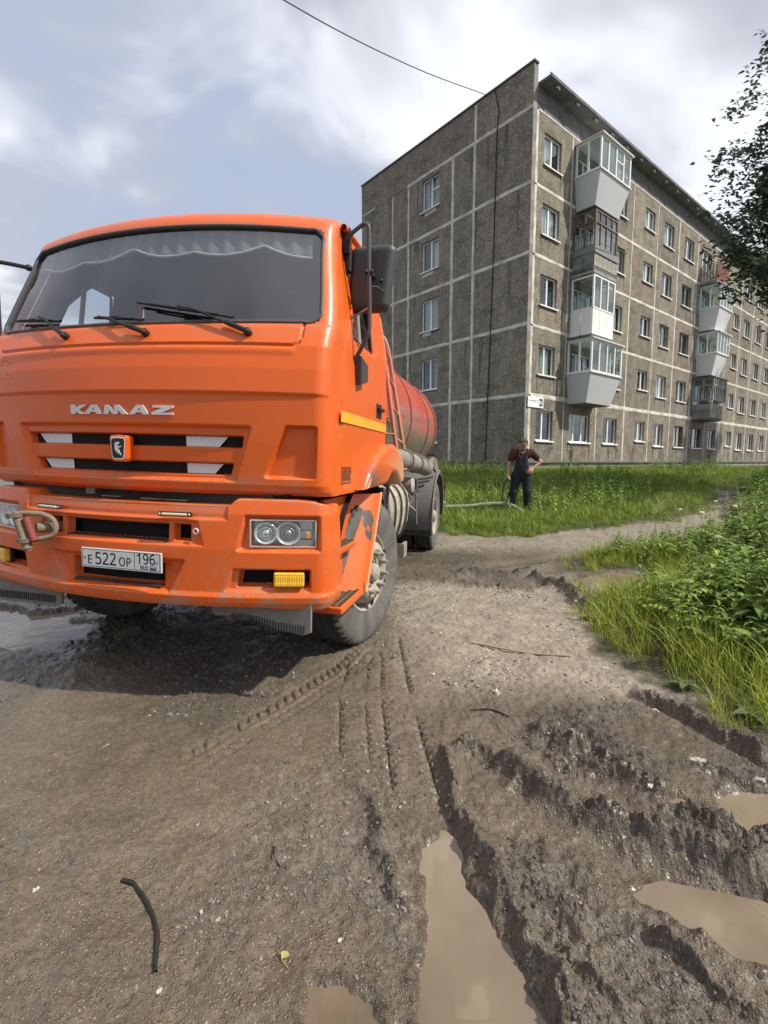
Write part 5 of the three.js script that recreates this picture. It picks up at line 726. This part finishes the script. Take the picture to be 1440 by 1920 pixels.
function leaf(L, W, fold, droop) { // a pointed leaf, folded along its rib, with teeth hinted at by its outline
  const P = [], I = [], n = 4; for (let i = 0; i <= n; i++) { const t = i / n, w = W * Math.sin(Math.PI * Math.pow(t, 0.7)) * 0.5 + 0.0005, y = -droop * t * t * L; P.push(-w, y + fold * w, t * L, 0, y, t * L, w, y + fold * w, t * L); } for (let i = 0; i < n; i++) { const a = 3 * i; I.push(a, a + 1, a + 3, a + 1, a + 4, a + 3, a + 1, a + 2, a + 4, a + 2, a + 5, a + 4); }
  const g = new THREE.BufferGeometry(); g.setAttribute('position', new THREE.Float32BufferAttribute(P, 3)); g.setIndex(I); g.computeVertexNormals(); return g;
}
function weed(h, pairs, L, W) { // upright stem with pairs of leaves
  const out = [shade(bar([0, 0, 0], [0.04 * h, h, 0.02 * h], 0.005, 0.002, 5), [0.8, 0.8, 0.6])];
  for (let i = 0; i < pairs; i++) { const t = 0.18 + 0.82 * i / (pairs - 1), s = 0.45 + 0.75 * Math.sin(Math.PI * Math.min(1, t * 0.85 + 0.1)); for (let k = 0; k < 2; k++) { const g = leaf(L * s * rr(0.8, 1.2), W * s, 0.35, rr(0.2, 0.7)), b = rr(0.65, 1.3); g.rotateX(rr(-0.5, 0.25)); g.rotateY(i * 1.57 + k * Math.PI + rr(-0.4, 0.4)); g.translate(0.04 * h * t, h * t, 0.02 * h * t); out.push(shade(g, [b, b, b * rr(0.6, 1)])); } }
  return merge(out);
}
function scatter(name, label, cat, geos, material, spots) { // spots: [x, y, z, turn, size, colour, tilt]
  const root = thing(name, label, cat); root.userData.kind = 'stuff'; const d = new THREE.Object3D(), per = geos.map(() => []); spots.forEach((s) => per[Math.floor(rnd() * geos.length)].push(s));
  geos.forEach((g, i) => { if (!per[i].length) return; const m = new THREE.InstancedMesh(g, material, per[i].length); m.name = name + '_clumps'; m.castShadow = m.receiveShadow = true; per[i].forEach((s, k) => { d.position.set(s[0], s[1], s[2]); d.rotation.set(s[6] ?? 0, s[3], (s[6] ?? 0) * 0.7); d.scale.set(s[4], s[4] * (s[7] ?? 1), s[4]); d.updateMatrix(); m.setMatrixAt(k, d.matrix); m.setColorAt(k, s[5]); }); root.add(m); });
  return root;
}
const grassM = leafMat([1, 1, 1], { vertexColors: true }), weedM = leafMat([1, 1, 1], { vertexColors: true });
const green = (a, b = 0) => { const k = rr(0.75, 1.3); return R3((0.205 + 0.15 * a) * k, (0.3 + 0.12 * a) * k, (0.055 + 0.02 * b) * k); };
const dGreen = (a) => { const k = rr(0.7, 1.25); return R3((0.12 + 0.085 * a) * k, (0.21 + 0.1 * a) * k, (0.05) * k); };
const nearTufts = [tuft(13, 0.3, 0.006, 0.06), tuft(15, 0.26, 0.007, 0.07), tuft(11, 0.36, 0.006, 0.05), tuft(16, 0.2, 0.006, 0.08)];
const lawnTufts = [tuft(18, 0.24, 0.012, 0.14), tuft(20, 0.2, 0.014, 0.16), tuft(16, 0.3, 0.012, 0.14)];
const weeds = [weed(0.6, 9, 0.1, 0.05), weed(0.5, 8, 0.12, 0.06), weed(0.7, 11, 0.09, 0.04), weed(0.55, 9, 0.11, 0.055)];
const fern = (() => { const out = []; for (let i = 0; i < 7; i++) { const a = i * 0.9 + rr(-0.2, 0.2), L = rr(0.3, 0.5); for (let k = 0; k < 9; k++) { const t = 0.2 + 0.8 * k / 9, y = 0.25 * Math.sin(t * 2.2) + 0.08, r = L * t; for (const s of [-1, 1]) { const g = leaf(0.11 * (1.15 - t), 0.035, 0.2, 0.3); g.rotateY(s * 1.0); g.translate(0, y, r); g.rotateY(a); const b = rr(0.7, 1.3); out.push(shade(g, [b, b, b * 0.8])); } } } return merge(out); })();
{
  const near = [], bush = [], lawn = [], rough = [], edge = [];
  const inB = (x, z) => sdPoly(BUSH, x, z);
  for (let i = 0; i < 9000; i++) { const x = rr(1.7, 9), z = rr(-9.5, -1.6), sd = inB(x, z) + (vn(x * 5, z * 5) - 0.5) * 0.3; if (sd > -0.02 || x > -z * 0.84 + 0.9) continue; const deep1 = -sd; const D = -z; if (deep1 < 0.75 || D > 5.2 && deep1 < 0.9 || rnd() < 0.25) near.push([x, H(x, z) - 0.01, z, rr(0, 6.28), (0.6 + 0.55 * ss(0, 0.5, deep1)) * rr(0.7, 1.25), green(rr(0.4, 1.1)), rr(-0.2, 0.2)]); }
  for (let i = 0; i < 8200; i++) { const x = rr(2.1, 15), z = rr(-16, -1.9), sd = inB(x, z); if (sd > (z > -3 ? -0.6 : z > -6.4 ? -0.38 : -0.25) - 0.25 * vn(x * 2, z * 2) || x > -z * 0.86 + 1.2) continue; bush.push([x, H(x, z), z, rr(0, 6.28), rr(0.75, 1.2) * (0.6 + 0.75 * ss(0.4, 1.6, -sd)), dGreen(rr(0.2, 1.4)), rr(-0.15, 0.15)]); }
  for (let i = 0; i < 34000; i++) { const z = -9 - 17 * Math.pow(rnd(), 1.5), x = rr(0.2, 22) , sd = sdPoly(LAWN, x, z) + (vn(x * 3, z * 3) - 0.5) * 0.5; if (sd > 0 || x > -z * 0.84 + 1.5) continue; const q = (x - 5.777) * 0.6305 + (z + 20.4) * 0.776; if (q < 0.05 && x > 5.3 - 0.5) continue; const g2 = (x - 5.777) * 0.776 - (z + 20.4) * 0.6305; if (g2 > -0.05 && q < 0.1) continue; lawn.push([x, H(x, z) - 0.01, z, rr(0, 6.28), rr(0.5, 1.05) * (0.55 + 0.5 * ss(0, 0.8, -sd)), green(rr(-0.2, 0.6)), rr(-0.15, 0.15)]); }
  for (let i = 0; i < 2600; i++) { const z = rr(-22, -11), x = rr(0.6, 19); const q = (x - 5.777) * 0.6305 + (z + 20.4) * 0.776, g2 = (x - 5.777) * 0.776 - (z + 20.4) * 0.6305; if ((q < 0.25 && g2 > -0.3) || sdPoly(LAWN, x, z) > -1.2) continue; const near0 = Math.hypot(x - 4.6, z + 13.6); if (vn(x * 0.6 + 3, z * 0.6) < 0.45 && near0 > 2) continue; if (Math.hypot(x - 3.2, z + 11.5) < 0.3) continue; rough.push([x, H(x, z), z, rr(0, 6.28), rr(0.5, 0.95), dGreen(rr(0.3, 1.3)), rr(-0.1, 0.1)]); }
  scatter('verge_grass', 'bright long grass along the edge of the mud on the right', 'grass', nearTufts, grassM, near);
  scatter('weed_thicket', 'lush dark green leafy weeds filling the right hand verge', 'weeds', [...weeds, fern], weedM, bush);
  scatter('lawn_grass', 'rough green lawn between the road and the apartment block', 'grass', lawnTufts, grassM, lawn);
  scatter('nettle_patch', 'taller nettles in the lawn around and behind the standing man', 'weeds', weeds.slice(0, 3), weedM, rough);
  // loose seed heads of tall grass over the thicket
  const head = merge([shade(blade(0.9, 0.006, 0.35, 0, 0, 0, 5), [0.9, 1, 0.6]), ...Array.from({ length: 26 }, (_, i) => { const t = i / 26, g = leaf(0.05 * (1.2 - t), 0.012, 0.2, 0.5); g.rotateX(-0.7); g.rotateY(i * 2.4); g.translate(0.315 * (0.72 + 0.26 * t) ** 2, 0.62 + 0.2 * t, 0); return shade(g, [3.2, 2.4, 4.2]); })]);
  const seeds = []; for (let i = 0; i < 70; i++) { const x = rr(3.4, 7), z = rr(-8.6, -5.6); if (inB(x, z) > -0.4) continue; seeds.push([x, H(x, z), z, rr(0, 6.28), rr(0.8, 1.15), R3(0.12, 0.14, 0.05), rr(-0.15, 0.15)]); }
  scatter('seeding_grass', 'tall pale seed heads of grass above the green thicket', 'grass', [head], weedM, seeds);
  // broad pale leaves low in the verge
  const dock = merge([0, 1, 2, 3, 4].map((i) => { const g = leaf(0.12, 0.07, 0.3, 0.5); g.rotateX(-0.5); g.rotateY(i * 1.3); return shade(g, [1, 1, 1]); })), docks = []; for (let i = 0; i < 90; i++) { const x = rr(1.8, 4), z = rr(-5.5, -2.2), sd = inB(x, z); if (sd > -0.1 || sd < -1) continue; docks.push([x, H(x, z) + 0.02, z, rr(0, 6.28), rr(0.5, 1), R3(0.14, 0.2, 0.08), 0]); }
  scatter('dock_leaves', 'broad pale leaves low in the grass beside the mud', 'leaves', [dock], weedM, docks);
  // white wild flowers, each on its own stem
  const fl = thing('wild_flower', 'white umbel of wild flowers rising from the green verge', 'flower', [0, 0, 0], 0, 'white wild flowers in the verge'); put('stem', bar([0, 0, 0], [0.02, 0.62, 0.01], 0.004, 0.003, 5), leafMat([0.1, 0.17, 0.05]), fl);
  const um = []; for (let i = 0; i < 26; i++) { const a = i * 2.4, r = 0.05 * Math.sqrt(i / 26); um.push(new THREE.IcosahedronGeometry(0.009, 0).scale(1.2, 0.5, 1.2).translate(0.02 + r * Math.cos(a), 0.63 - r * r * 3, 0.01 + r * Math.sin(a)), bar([0.02, 0.6, 0.01], [0.02 + r * Math.cos(a), 0.625, 0.01 + r * Math.sin(a)], 0.0012, 0.001, 3)); } put('umbel', um, mat({ color: R3(0.78, 0.78, 0.72), roughness: 0.8 }), fl);
  const fs = [[3.2, -4.9], [3.95, -5.5], [2.75, -4.0], [3.7, -4.55], [4.7, -6.9], [4.35, -5.6], [4.0, -6.6]].sort((a, b) => a[0] / a[1] < b[0] / b[1] ? 1 : -1), ord = ['leftmost', 'second from the left', 'third from the left', 'middle one', 'third from the right', 'second from the right', 'rightmost'];
  fs.forEach(([x, z], i) => { const o = i ? fl.clone() : fl; if (i) { o.name = numbered('wild_flower'); scene.add(o); } o.position.set(x, H(x, z), z); o.rotation.y = i * 1.7; o.scale.set(0.46, 1.15 + 0.3 * ((i * 37) % 10) / 10, 0.46); o.userData.label = `white wild flower over the green thicket, ${ord[i]} of the seven`; });
  // gravel: small loose stones all over the near road
  const pebbles = []; const stoneG = [0, 1, 2, 3].map((k) => { const g = mergeVertices(new THREE.IcosahedronGeometry(1, 1).deleteAttribute('normal').deleteAttribute('uv')), p = g.attributes.position; for (let i = 0; i < p.count; i++) { const s = 0.55 + 0.9 * h2(i * 7 + k * 131, i + 3); p.setXYZ(i, p.getX(i) * s, p.getY(i) * s * 0.6, p.getZ(i) * s * 0.8); } const h = g.toNonIndexed(); h.computeVertexNormals(); return clean(h); });
  for (let i = 0; i < 90000; i++) { const D = 0.95 + 7.5 * Math.pow(rnd(), 1.7), x = rr(-1, 1) * (0.3 + 0.88 * D), z = -D; if (rnd() > 0.08 + 1.25 * ss(0.36, 0.66, fbm(x * 2.1, z * 2.1, 4))) continue; const y = H(x, z); if (_veg > 0.2) continue; if (_wet > 0.25 && rnd() < 0.93) continue; let under = false; for (const q of PUD) if (x > q.x0 && x < q.x1 && z > q.z0 && z < q.z1 && y < q.y) under = true; if (under) continue; if (x > 0.1 && D < 2.9 && rnd() < 0.75) continue; const big = Math.pow(rnd(), 9), s = (0.0013 + 0.0062 * big) * (0.8 + 0.3 * Math.min(D, 5)), k = 0.08 + 0.34 * Math.pow(rnd(), 2.6) * (0.6 + 0.8 * clamp(_pale, 0, 1)); pebbles.push([x, y + s * 0.15, z, rr(0, 6.28), s, R3(k * 1.02, k * 0.95, k * 0.84), rr(-0.3, 0.3)]); }
  scatter('gravel', 'small loose grey stones strewn over the muddy road', 'gravel', stoneG, mat({ color: R3(1, 1, 1), roughness: 0.55 }), pebbles);
  const clods = []; for (let i = 0; i < 60000 && clods.length < 5000; i++) { const D = 1.0 + 2.2 * rnd(), x = rr(-0.15, 1.9), z = -D, y = H(x, z); if (_dark < 0.35 || _wet > 0.6 || _veg > 0.3) continue; const s = 0.002 + 0.009 * Math.pow(rnd(), 4); const k = rr(0.055, 0.1); clods.push([x, y - s * 0.3, z, rr(0, 6.28), s, R3(k, k * 0.84, k * 0.66), rr(-0.5, 0.5), rr(0.8, 1.5)]); }
  scatter('mud_clods', 'wet dark crumbs of mud along the churned ridges', 'mud', stoneG, mat({ color: R3(1, 1, 1), roughness: 0.5 }), clods);
  // single larger stones
  const sg = stoneG[1]; const stones = [[0.68, -2.85, 0.03, 'large pale stone on the gravel just above the thin dark twig'], [1.5, -3.2, 0.02, 'pale stone on the gravel between the long pale twig and the grass'], [1.64, -2.01, 0.02, 'pale stone on the mud just right of the crumpled scrap of film'], [1.5, -1.96, 0.015, 'small pale stone on the mud just below the crumpled scrap of film'], [-0.6, -1.17, 0.008, 'small pale stone at the lower end of the dark curved branch'], [-0.13, -1.31, 0.008, 'small pale stone on the gravel right of the yellow leaf'], [-0.57, -1.39, 0.008, 'small pale stone just right of the bend of the dark curved branch'], [-1.15, -1.48, 0.01, 'lone pale stone on the gravel left of the dark curved branch'], [1.55, -2.66, 0.018, 'pale stone in the rut at the foot of the grass verge'], [1.12, -1.93, 0.016, 'pale stone on the mud ridge left of the small round puddle']];
  for (const [x, z, s, l] of stones) { const o = put('stone', sg, mat({ color: R3(0.42, 0.39, 0.34), roughness: 0.7 })); o.scale.setScalar(s); o.position.set(x, H(x, z) + s * 0.2, z); o.rotation.y = x * 40; tag(o, l, 'stone', 'pale stones on the mud'); }
  // sticks, a leaf, scraps
  const stick = (name, label, pts, r, m) => { const c = pts.map(([x, z, dy = 0]) => V(x, H(x, z) + r * 0.7 + dy, z)); const g = tube(c, r, pts.length * 12, 7), p = g.attributes.position; for (let i = 0; i < p.count; i++) { const q = (vn(p.getX(i) * 60, p.getZ(i) * 60) - 0.5) * r * 0.7; p.setX(i, p.getX(i) + q); p.setY(i, p.getY(i) + q * 0.5); } g.computeVertexNormals(); return tag(put(name, g, m), label, name === 'fallen_branch' ? 'branch' : 'twig'); };
  const bark = mat({ color: R3(0.03, 0.026, 0.022), map: patch, bumpMap: grain, bumpScale: 0.002, roughness: 0.7 }), pale = mat({ color: R3(0.3, 0.25, 0.19), roughness: 0.8 });
  stick('fallen_branch', 'dark curved branch lying on the gravel at lower left', [[-0.88, -1.51], [-0.84, -1.5], [-0.8, -1.47], [-0.73, -1.4], [-0.67, -1.31], [-0.63, -1.21]], 0.007, bark);
  stick('twig', 'long pale twig on the gravel before the grass verge', [[0.68, -3.65], [0.85, -3.53, 0.01], [1.1, -3.47], [1.34, -3.4]], 0.008, pale); stick('twig', 'short pale twig forking off beside the longer pale twig', [[0.71, -3.35], [0.78, -3.46], [0.84, -3.52]], 0.006, pale); stick('twig', 'dark thin twig lying just above the churned mud', [[0.49, -2.66], [0.6, -2.64], [0.69, -2.57]], 0.004, bark); stick('twig', 'tiny dark twig on the gravel near the middle foreground', [[-0.4, -1.65], [-0.39, -1.6], [-0.36, -1.56]], 0.003, bark);
  const yl = thing('fallen_leaf', 'yellow fallen leaf on the gravel at the bottom', 'leaf', [-0.29, 0, -1.25]); yl.position.y = H(-0.29, -1.25) + 0.008; put('blade', leaf(0.036, 0.026, 0.5, 0.4).rotateY(2.5), leafMat([0.5, 0.42, 0.16]), yl); put('stalk', bar([0, 0, 0], [0.025, 0.002, 0.028], 0.0013, 0.001, 5), leafMat([0.5, 0.42, 0.16]), yl);
  const sc = thing('torn_wrapper', 'crumpled pale scrap of film trodden into the mud at right', 'litter', [1.46, 0, -2.14]); sc.position.y = H(1.46, -2.14) + 0.012; put('film', grid(lin(-1, 1, 14), lin(-1, 1, 10), (u, v) => [u * 0.034, 0.012 * fbm(u * 3 + 5, v * 3, 3) + 0.006 * Math.abs(v), v * 0.016 + 0.008 * u], {}), mat({ color: R3(0.3, 0.29, 0.26), roughness: 0.35 }), sc);
}
// ---------- the trees ----------
function makeTree(name, label, pos, boughs, h, R, nClump, leafSize) {
  const t = thing(name, label, 'tree', pos); const barkM = mat({ color: R3(0.075, 0.065, 0.055), map: patch, bumpMap: grain, bumpScale: 0.02, roughness: 0.95 });
  put('trunk', (() => { const g = new THREE.CylinderGeometry(0.07, 0.24, h * 0.85, 14, 20); g.translate(0, h * 0.425, 0); const p = g.attributes.position; for (let i = 0; i < p.count; i++) { const y = p.getY(i); p.setX(i, p.getX(i) + 0.25 * Math.sin(y * 0.5)); p.setZ(i, p.getZ(i) + 0.15 * Math.sin(y * 0.7 + 1)); } g.computeVertexNormals(); return g; })(), barkM, t);
  const tips = [], limbs = []; const bough = (a, b, r) => { const m = a.clone().lerp(b, 0.5).add(V(0, 0.35, 0)); limbs.push(tube([a, m, b.clone().lerp(a, 0.25)], r, 10, 5)); for (let k = 0; k < 17; k++) { const q = a.clone().lerp(b, rr(0.3, 1.03)); q.add(V(rr(-0.6, 0.6), rr(-0.55, 0.45), rr(-0.6, 0.6))); tips.push(q); } tips.push(b.clone()); };
  for (const b of boughs) bough(V(0.1, b[1] * 0.72, 0), V(...b), 0.028);
  for (let i = 0; i < nClump; i++) { const a = i * 2.399, y = h * (0.46 + 0.54 * ((i + 0.5) / nClump)), rad = R * Math.sqrt(Math.max(0.05, 1 - ((y / h - 0.62) / 0.42) ** 2)) * rr(0.55, 1); bough(V(0, y * 0.8, 0), V(rad * Math.cos(a), y, rad * Math.sin(a)), 0.04); }
  put('limb', limbs, barkM, t).userData.kind = 'stuff';
  const lg = merge([shade(leaf(leafSize, leafSize * 0.62, 0.2, 0.3), [1, 1, 1])]), per = 32, m = new THREE.InstancedMesh(lg, leafMat([1, 1, 1], { vertexColors: true, transmission: 0.2 }), tips.length * per), d = new THREE.Object3D(); let k = 0;
  for (const p of tips) { const dir = V(rr(-1, 1), rr(-0.6, 0.15), rr(-1, 1)).normalize(), sp = rr(0.18, 0.34); for (let i = 0; i < per; i++) { const u = rr(-1, 1); d.position.copy(p).addScaledVector(dir, u * 0.45).add(V(rr(-sp, sp) * 0.7, rr(-sp, sp) * 0.6, rr(-sp, sp) * 0.7)); d.rotation.set(rr(0.1, 1.2), rr(0, 6.28), rr(-0.5, 0.5)); d.scale.setScalar(rr(0.7, 1.2)); d.updateMatrix(); m.setMatrixAt(k, d.matrix); const c = rr(0.7, 1.35); m.setColorAt(k++, R3(0.075 * c, 0.11 * c, 0.06 * c)); } }
  m.name = 'crown'; m.userData.kind = 'stuff'; m.castShadow = m.receiveShadow = true; t.add(m); return t;
}
makeTree('bird_cherry_tree', 'leafy dark tree reaching in at the upper right edge', [13, H(13, -14), -14], [[-3.9, 9.9, 0.5], [-4.3, 8.5, 0.5], [-3.6, 8.9, 0.2], [-4.0, 7.2, 0.5], [-3.7, 6.4, 0.4], [-3.5, 5.9, 0.5], [-3.3, 6.0, 0.8], [-3.3, 11.4, 0.4], [-3.0, 7.7, 0.6], [-2.7, 6.2, 0.6], [-3.0, 6.7, -0.4], [-3.3, 9.3, 0.9]], 13, 3.1, 56, 0.15);
makeTree('lime_tree', 'broad tree past the right edge whose shade falls on the far wall', [30, H(30, -30), -30], [], 15, 3.6, 60, 0.16);
// ---------- the man and his hose ----------
function iso(bones, cell, color) { // one smooth surface round tapered limbs: [a, b, ra, rb] with the rounding k
  const lo = V(9, 9, 9), hi = V(-9, -9, -9); for (const [a, b, ra, rb] of bones) for (const [p, r] of [[a, ra], [b, rb]]) { lo.min(V(p[0] - r, p[1] - r, p[2] - r)); hi.max(V(p[0] + r, p[1] + r, p[2] + r)); }
  const c = lo.clone().add(hi).multiplyScalar(0.5), half = Math.max(hi.x - lo.x, hi.y - lo.y, hi.z - lo.z) / 2 + 0.06, N = Math.min(150, Math.ceil(2 * half / cell)), mc = new MarchingCubes(N, new THREE.MeshBasicMaterial(), false, false, 400000); mc.isolation = 0;
  const S0 = bones.map(([a, b, ra, rb]) => { const d = [b[0] - a[0], b[1] - a[1], b[2] - a[2]]; return [a, d, d[0] ** 2 + d[1] ** 2 + d[2] ** 2 || 1e-9, ra, rb]; });
  for (let z = 0; z < N; z++) for (let y = 0; y < N; y++) for (let x = 0; x < N; x++) {
    const px = c.x + (x - N / 2) / (N / 2) * half, py = c.y + (y - N / 2) / (N / 2) * half, pz = c.z + (z - N / 2) / (N / 2) * half; let s = 0;
    for (const [a, d, dd, ra, rb] of S0) { const wx = px - a[0], wy = py - a[1], wz = pz - a[2], t = clamp((wx * d[0] + wy * d[1] + wz * d[2]) / dd, 0, 1), q = Math.hypot(wx - d[0] * t, wy - d[1] * t, wz - d[2] * t) - (ra + (rb - ra) * t); if (q < 0.12) s += Math.exp(-q * 70); }
    mc.field[x + y * N + z * N * N] = s > 0 ? Math.log(s) / 70 : -0.12;
  }
  mc.update(); const n = mc.count, g = new THREE.BufferGeometry(); g.setAttribute('position', new THREE.BufferAttribute(mc.positionArray.slice(0, n * 3), 3)); g.scale(half, half, half); g.translate(c.x, c.y, c.z); const h = mergeVertices(g, 1e-4); h.computeVertexNormals(); return clean(h);
}
{
  const mx = 3.22, mz = -11.5, man = thing('person', 'man in dark bib overalls and maroon shirt standing in the lawn, hand on hip', 'person', [mx, H(mx, mz) - 0.02, mz], -0.2);
  const skin = mat({ color: R3(0.36, 0.19, 0.13), roughness: 0.6 }), shirt = mat({ color: R3(0.1, 0.022, 0.018), map: patch, roughness: 0.95 }), denim = mat({ color: R3(0.024, 0.026, 0.032), map: patch, roughness: 0.95 }), capM = mat({ color: R3(0.05, 0.055, 0.03), roughness: 0.95 }), boot = mat({ color: R3(0.02, 0.018, 0.016), roughness: 0.8 });
  const sL = [0.2, 1.41, 0], eL = [0.43, 1.19, -0.06], wL = [0.235, 1.03, 0.09], sR = [-0.2, 1.41, 0], eR = [-0.28, 1.14, 0.0], wR = [-0.3, 0.9, 0.1], hd = [0.02, 1.6, 0.06];
  const bodyB = [[[0, 1.0, 0], [0, 1.32, 0], 0.12, 0.13], [[-0.1, 1.36, 0], [0.1, 1.36, 0], 0.1, 0.1], [[0, 1.38, 0], [0.01, 1.52, 0.03], 0.06, 0.055], [[0.02, 1.62, 0.03], [0.02, 1.58, 0.07], 0.098, 0.085], [[0.02, 1.54, 0.1], [0.02, 1.5, 0.1], 0.05, 0.04], [[0.02, 1.585, 0.145], [0.02, 1.555, 0.168], 0.012, 0.016], [[-0.015, 1.605, 0.14], [0.055, 1.605, 0.14], 0.016, 0.016], [[-0.075, 1.58, 0.04], [-0.08, 1.56, 0.04], 0.022, 0.014], [[0.115, 1.58, 0.04], [0.12, 1.56, 0.04], 0.022, 0.014], [[0.0, 1.525, 0.145], [0.04, 1.525, 0.145], 0.009, 0.009],
    [sL, eL, 0.058, 0.045], [eL, wL, 0.045, 0.03], [sR, eR, 0.058, 0.044], [eR, wR, 0.044, 0.03], [[0, 1.0, 0], [0.1, 0.9, 0], 0.11, 0.09], [[0, 1.0, 0], [-0.1, 0.9, 0], 0.11, 0.09], [[0.1, 0.9, 0], [0.14, 0.48, 0.04], 0.085, 0.055], [[0.14, 0.48, 0.04], [0.15, 0.1, -0.01], 0.055, 0.04], [[-0.1, 0.9, 0], [-0.17, 0.48, 0.05], 0.085, 0.055], [[-0.17, 0.48, 0.05], [-0.24, 0.1, 0], 0.055, 0.04]];
  const hand = (w, f, up, s) => { const F0 = V(...f).normalize(), U = V(...up).normalize(), Rr = F0.clone().cross(U).normalize().multiplyScalar(s), W0 = V(...w), P = (a, b, c) => { const q = W0.clone().addScaledVector(F0, a).addScaledVector(Rr, b).addScaledVector(U, c); return [q.x, q.y, q.z]; }; const out = [[P(0, 0, 0), P(0.07, 0, 0), 0.026, 0.03], [P(0.03, -0.02, 0), P(0.08, -0.025, 0), 0.018, 0.016], [P(0.03, 0.02, 0), P(0.08, 0.025, 0), 0.018, 0.016]]; [[-0.03, 0.06], [-0.01, 0.075], [0.01, 0.07], [0.03, 0.055]].forEach(([o, L]) => { out.push([P(0.085, o, 0), P(0.085 + L * 0.55, o * 1.15, -0.012), 0.0095, 0.009], [P(0.085 + L * 0.55, o * 1.15, -0.012), P(0.085 + L * 0.85, o * 1.2, -0.04), 0.009, 0.0075]); }); out.push([P(0.02, -0.03, -0.005), P(0.055, -0.06, -0.02), 0.012, 0.01], [P(0.055, -0.06, -0.02), P(0.085, -0.062, -0.035), 0.01, 0.008]); return iso(out, 0.005); };
  put('body', [iso(bodyB, 0.014), hand(wL, [-0.25, -0.25, 0.25], [0.6, 0.4, 0.7], 1), hand(wR, [-0.1, -1, 0.25], [-0.9, 0.1, 0.2], -1)], skin, man);
  put('shirt', iso([[[0, 1.05, 0.0], [0, 1.32, 0.0], 0.14, 0.148], [[-0.12, 1.37, 0], [0.12, 1.37, 0], 0.11, 0.11], [sL, [0.33, 1.285, -0.03], 0.08, 0.075], [sR, [-0.25, 1.25, 0], 0.08, 0.075]], 0.012), shirt, man);
  put('overalls', iso([[[0, 1.0, 0.01], [0, 1.08, 0.01], 0.155, 0.15], [[-0.06, 1.1, 0.06], [-0.055, 1.26, 0.085], 0.1, 0.08], [[0.06, 1.1, 0.06], [0.055, 1.26, 0.085], 0.1, 0.08], [[0.05, 0.95, 0.0], [0.1, 0.84, 0.0], 0.14, 0.125], [[-0.05, 0.95, 0.0], [-0.11, 0.84, 0.0], 0.14, 0.125], [[0.1, 0.86, 0], [0.145, 0.48, 0.04], 0.12, 0.095], [[0.145, 0.48, 0.04], [0.155, 0.13, 0], 0.095, 0.1], [[-0.11, 0.86, 0], [-0.18, 0.48, 0.05], 0.12, 0.095], [[-0.18, 0.48, 0.05], [-0.25, 0.13, 0.01], 0.095, 0.1]], 0.014), denim, man);
  put('strap', tube([[0.07, 1.3, 0.145], [0.1, 1.43, 0.1], [0.11, 1.485, 0.0], [0.06, 1.35, -0.15]], 0.02, 20, 6), denim, man); put('strap', tube([[-0.07, 1.3, 0.145], [-0.1, 1.43, 0.1], [-0.11, 1.485, 0.0], [-0.06, 1.35, -0.15]], 0.02, 20, 6), denim, man);
  put('neckline', tube([[-0.08, 1.48, 0.02], [-0.06, 1.43, 0.1], [0.01, 1.4, 0.125], [0.08, 1.43, 0.1], [0.1, 1.48, 0.02]], 0.008, 24, 6), mat({ color: R3(0.45, 0.32, 0.3), roughness: 0.8 }), man);
  const cap = new THREE.SphereGeometry(0.108, 24, 12, 0, 6.3, 0, 1.65).scale(1, 0.95, 1.12).translate(0, 0, 0), vis = new THREE.CylinderGeometry(0.105, 0.11, 0.008, 24, 1, false, -1.2, 2.4).scale(0.85, 1, 1.1).translate(0, -0.005, 0.08).rotateX(0.25); put('cap', [cap.rotateX(0.2).translate(0.02, 1.63, 0.045), vis.translate(0.02, 1.635, 0.055)], capM, man);
  for (const x of [-0.01, 0.05]) put('eye', new THREE.SphereGeometry(0.009, 8, 6).translate(x, 1.585, 0.148), mat({ color: R3(0.3, 0.28, 0.26), roughness: 0.3 }), man);
  put('boot', iso([[[0.155, 0.14, -0.01], [0.16, 0.05, -0.01], 0.06, 0.055], [[0.16, 0.045, -0.02], [0.18, 0.04, 0.16], 0.05, 0.045]], 0.01), boot, man); put('boot', iso([[[-0.25, 0.14, 0], [-0.26, 0.05, 0], 0.06, 0.055], [[-0.26, 0.045, -0.01], [-0.3, 0.04, 0.16], 0.05, 0.045]], 0.01), boot, man);
  const W = (x, y, z) => V(x, y, z).applyAxisAngle(V(0, 1, 0), -0.2).add(man.position);
  tag(put('tool_handle', tube([W(-0.28, 0.88, 0.14), W(-0.36, 0.72, 0.16), W(-0.42, 0.5, 0.18), W(-0.44, 0.3, 0.2)], 0.018, 24, 7), mat({ color: R3(0.03, 0.03, 0.03), roughness: 0.8 })), 'dark stick in the right hand of the man in the lawn', 'tool');
  const pts = [[0.05, 0.95, -9.95], [0.45, 0.62, -10.6], [0.95, 0.36, -11.3], [1.4, 0.36, -11.3], [2.0, 0.38, -11.3], [2.5, 0.43, -11.3], [2.85, 0.42, -11.2], [3.05, 0.34, -11.1], [3.2, 0.2, -10.95]].map((p) => V(...p)), cv = new THREE.CatmullRomCurve3(pts), fr = cv.computeFrenetFrames(420), L = [];
  const hose = grid(lin(0, 1, 420), lin(0, 2 * Math.PI, 12), (t, a) => { const i = Math.min(420, Math.round(t * 420)), p = cv.getPointAt(t), r = 0.05 + 0.004 * Math.sin(t * 420 * 1.57), n = fr.normals[i], b = fr.binormals[i]; return [p.x + r * (Math.cos(a) * n.x + Math.sin(a) * b.x), p.y + r * (Math.cos(a) * n.y + Math.sin(a) * b.y), p.z + r * (Math.cos(a) * n.z + Math.sin(a) * b.z)]; }, {});
  tag(put('suction_hose', hose, mat({ color: R3(0.2, 0.24, 0.15), roughness: 0.6 })), 'pale green ribbed hose lying across the lawn to the man', 'hose');
}
renderer.render(scene, camera);
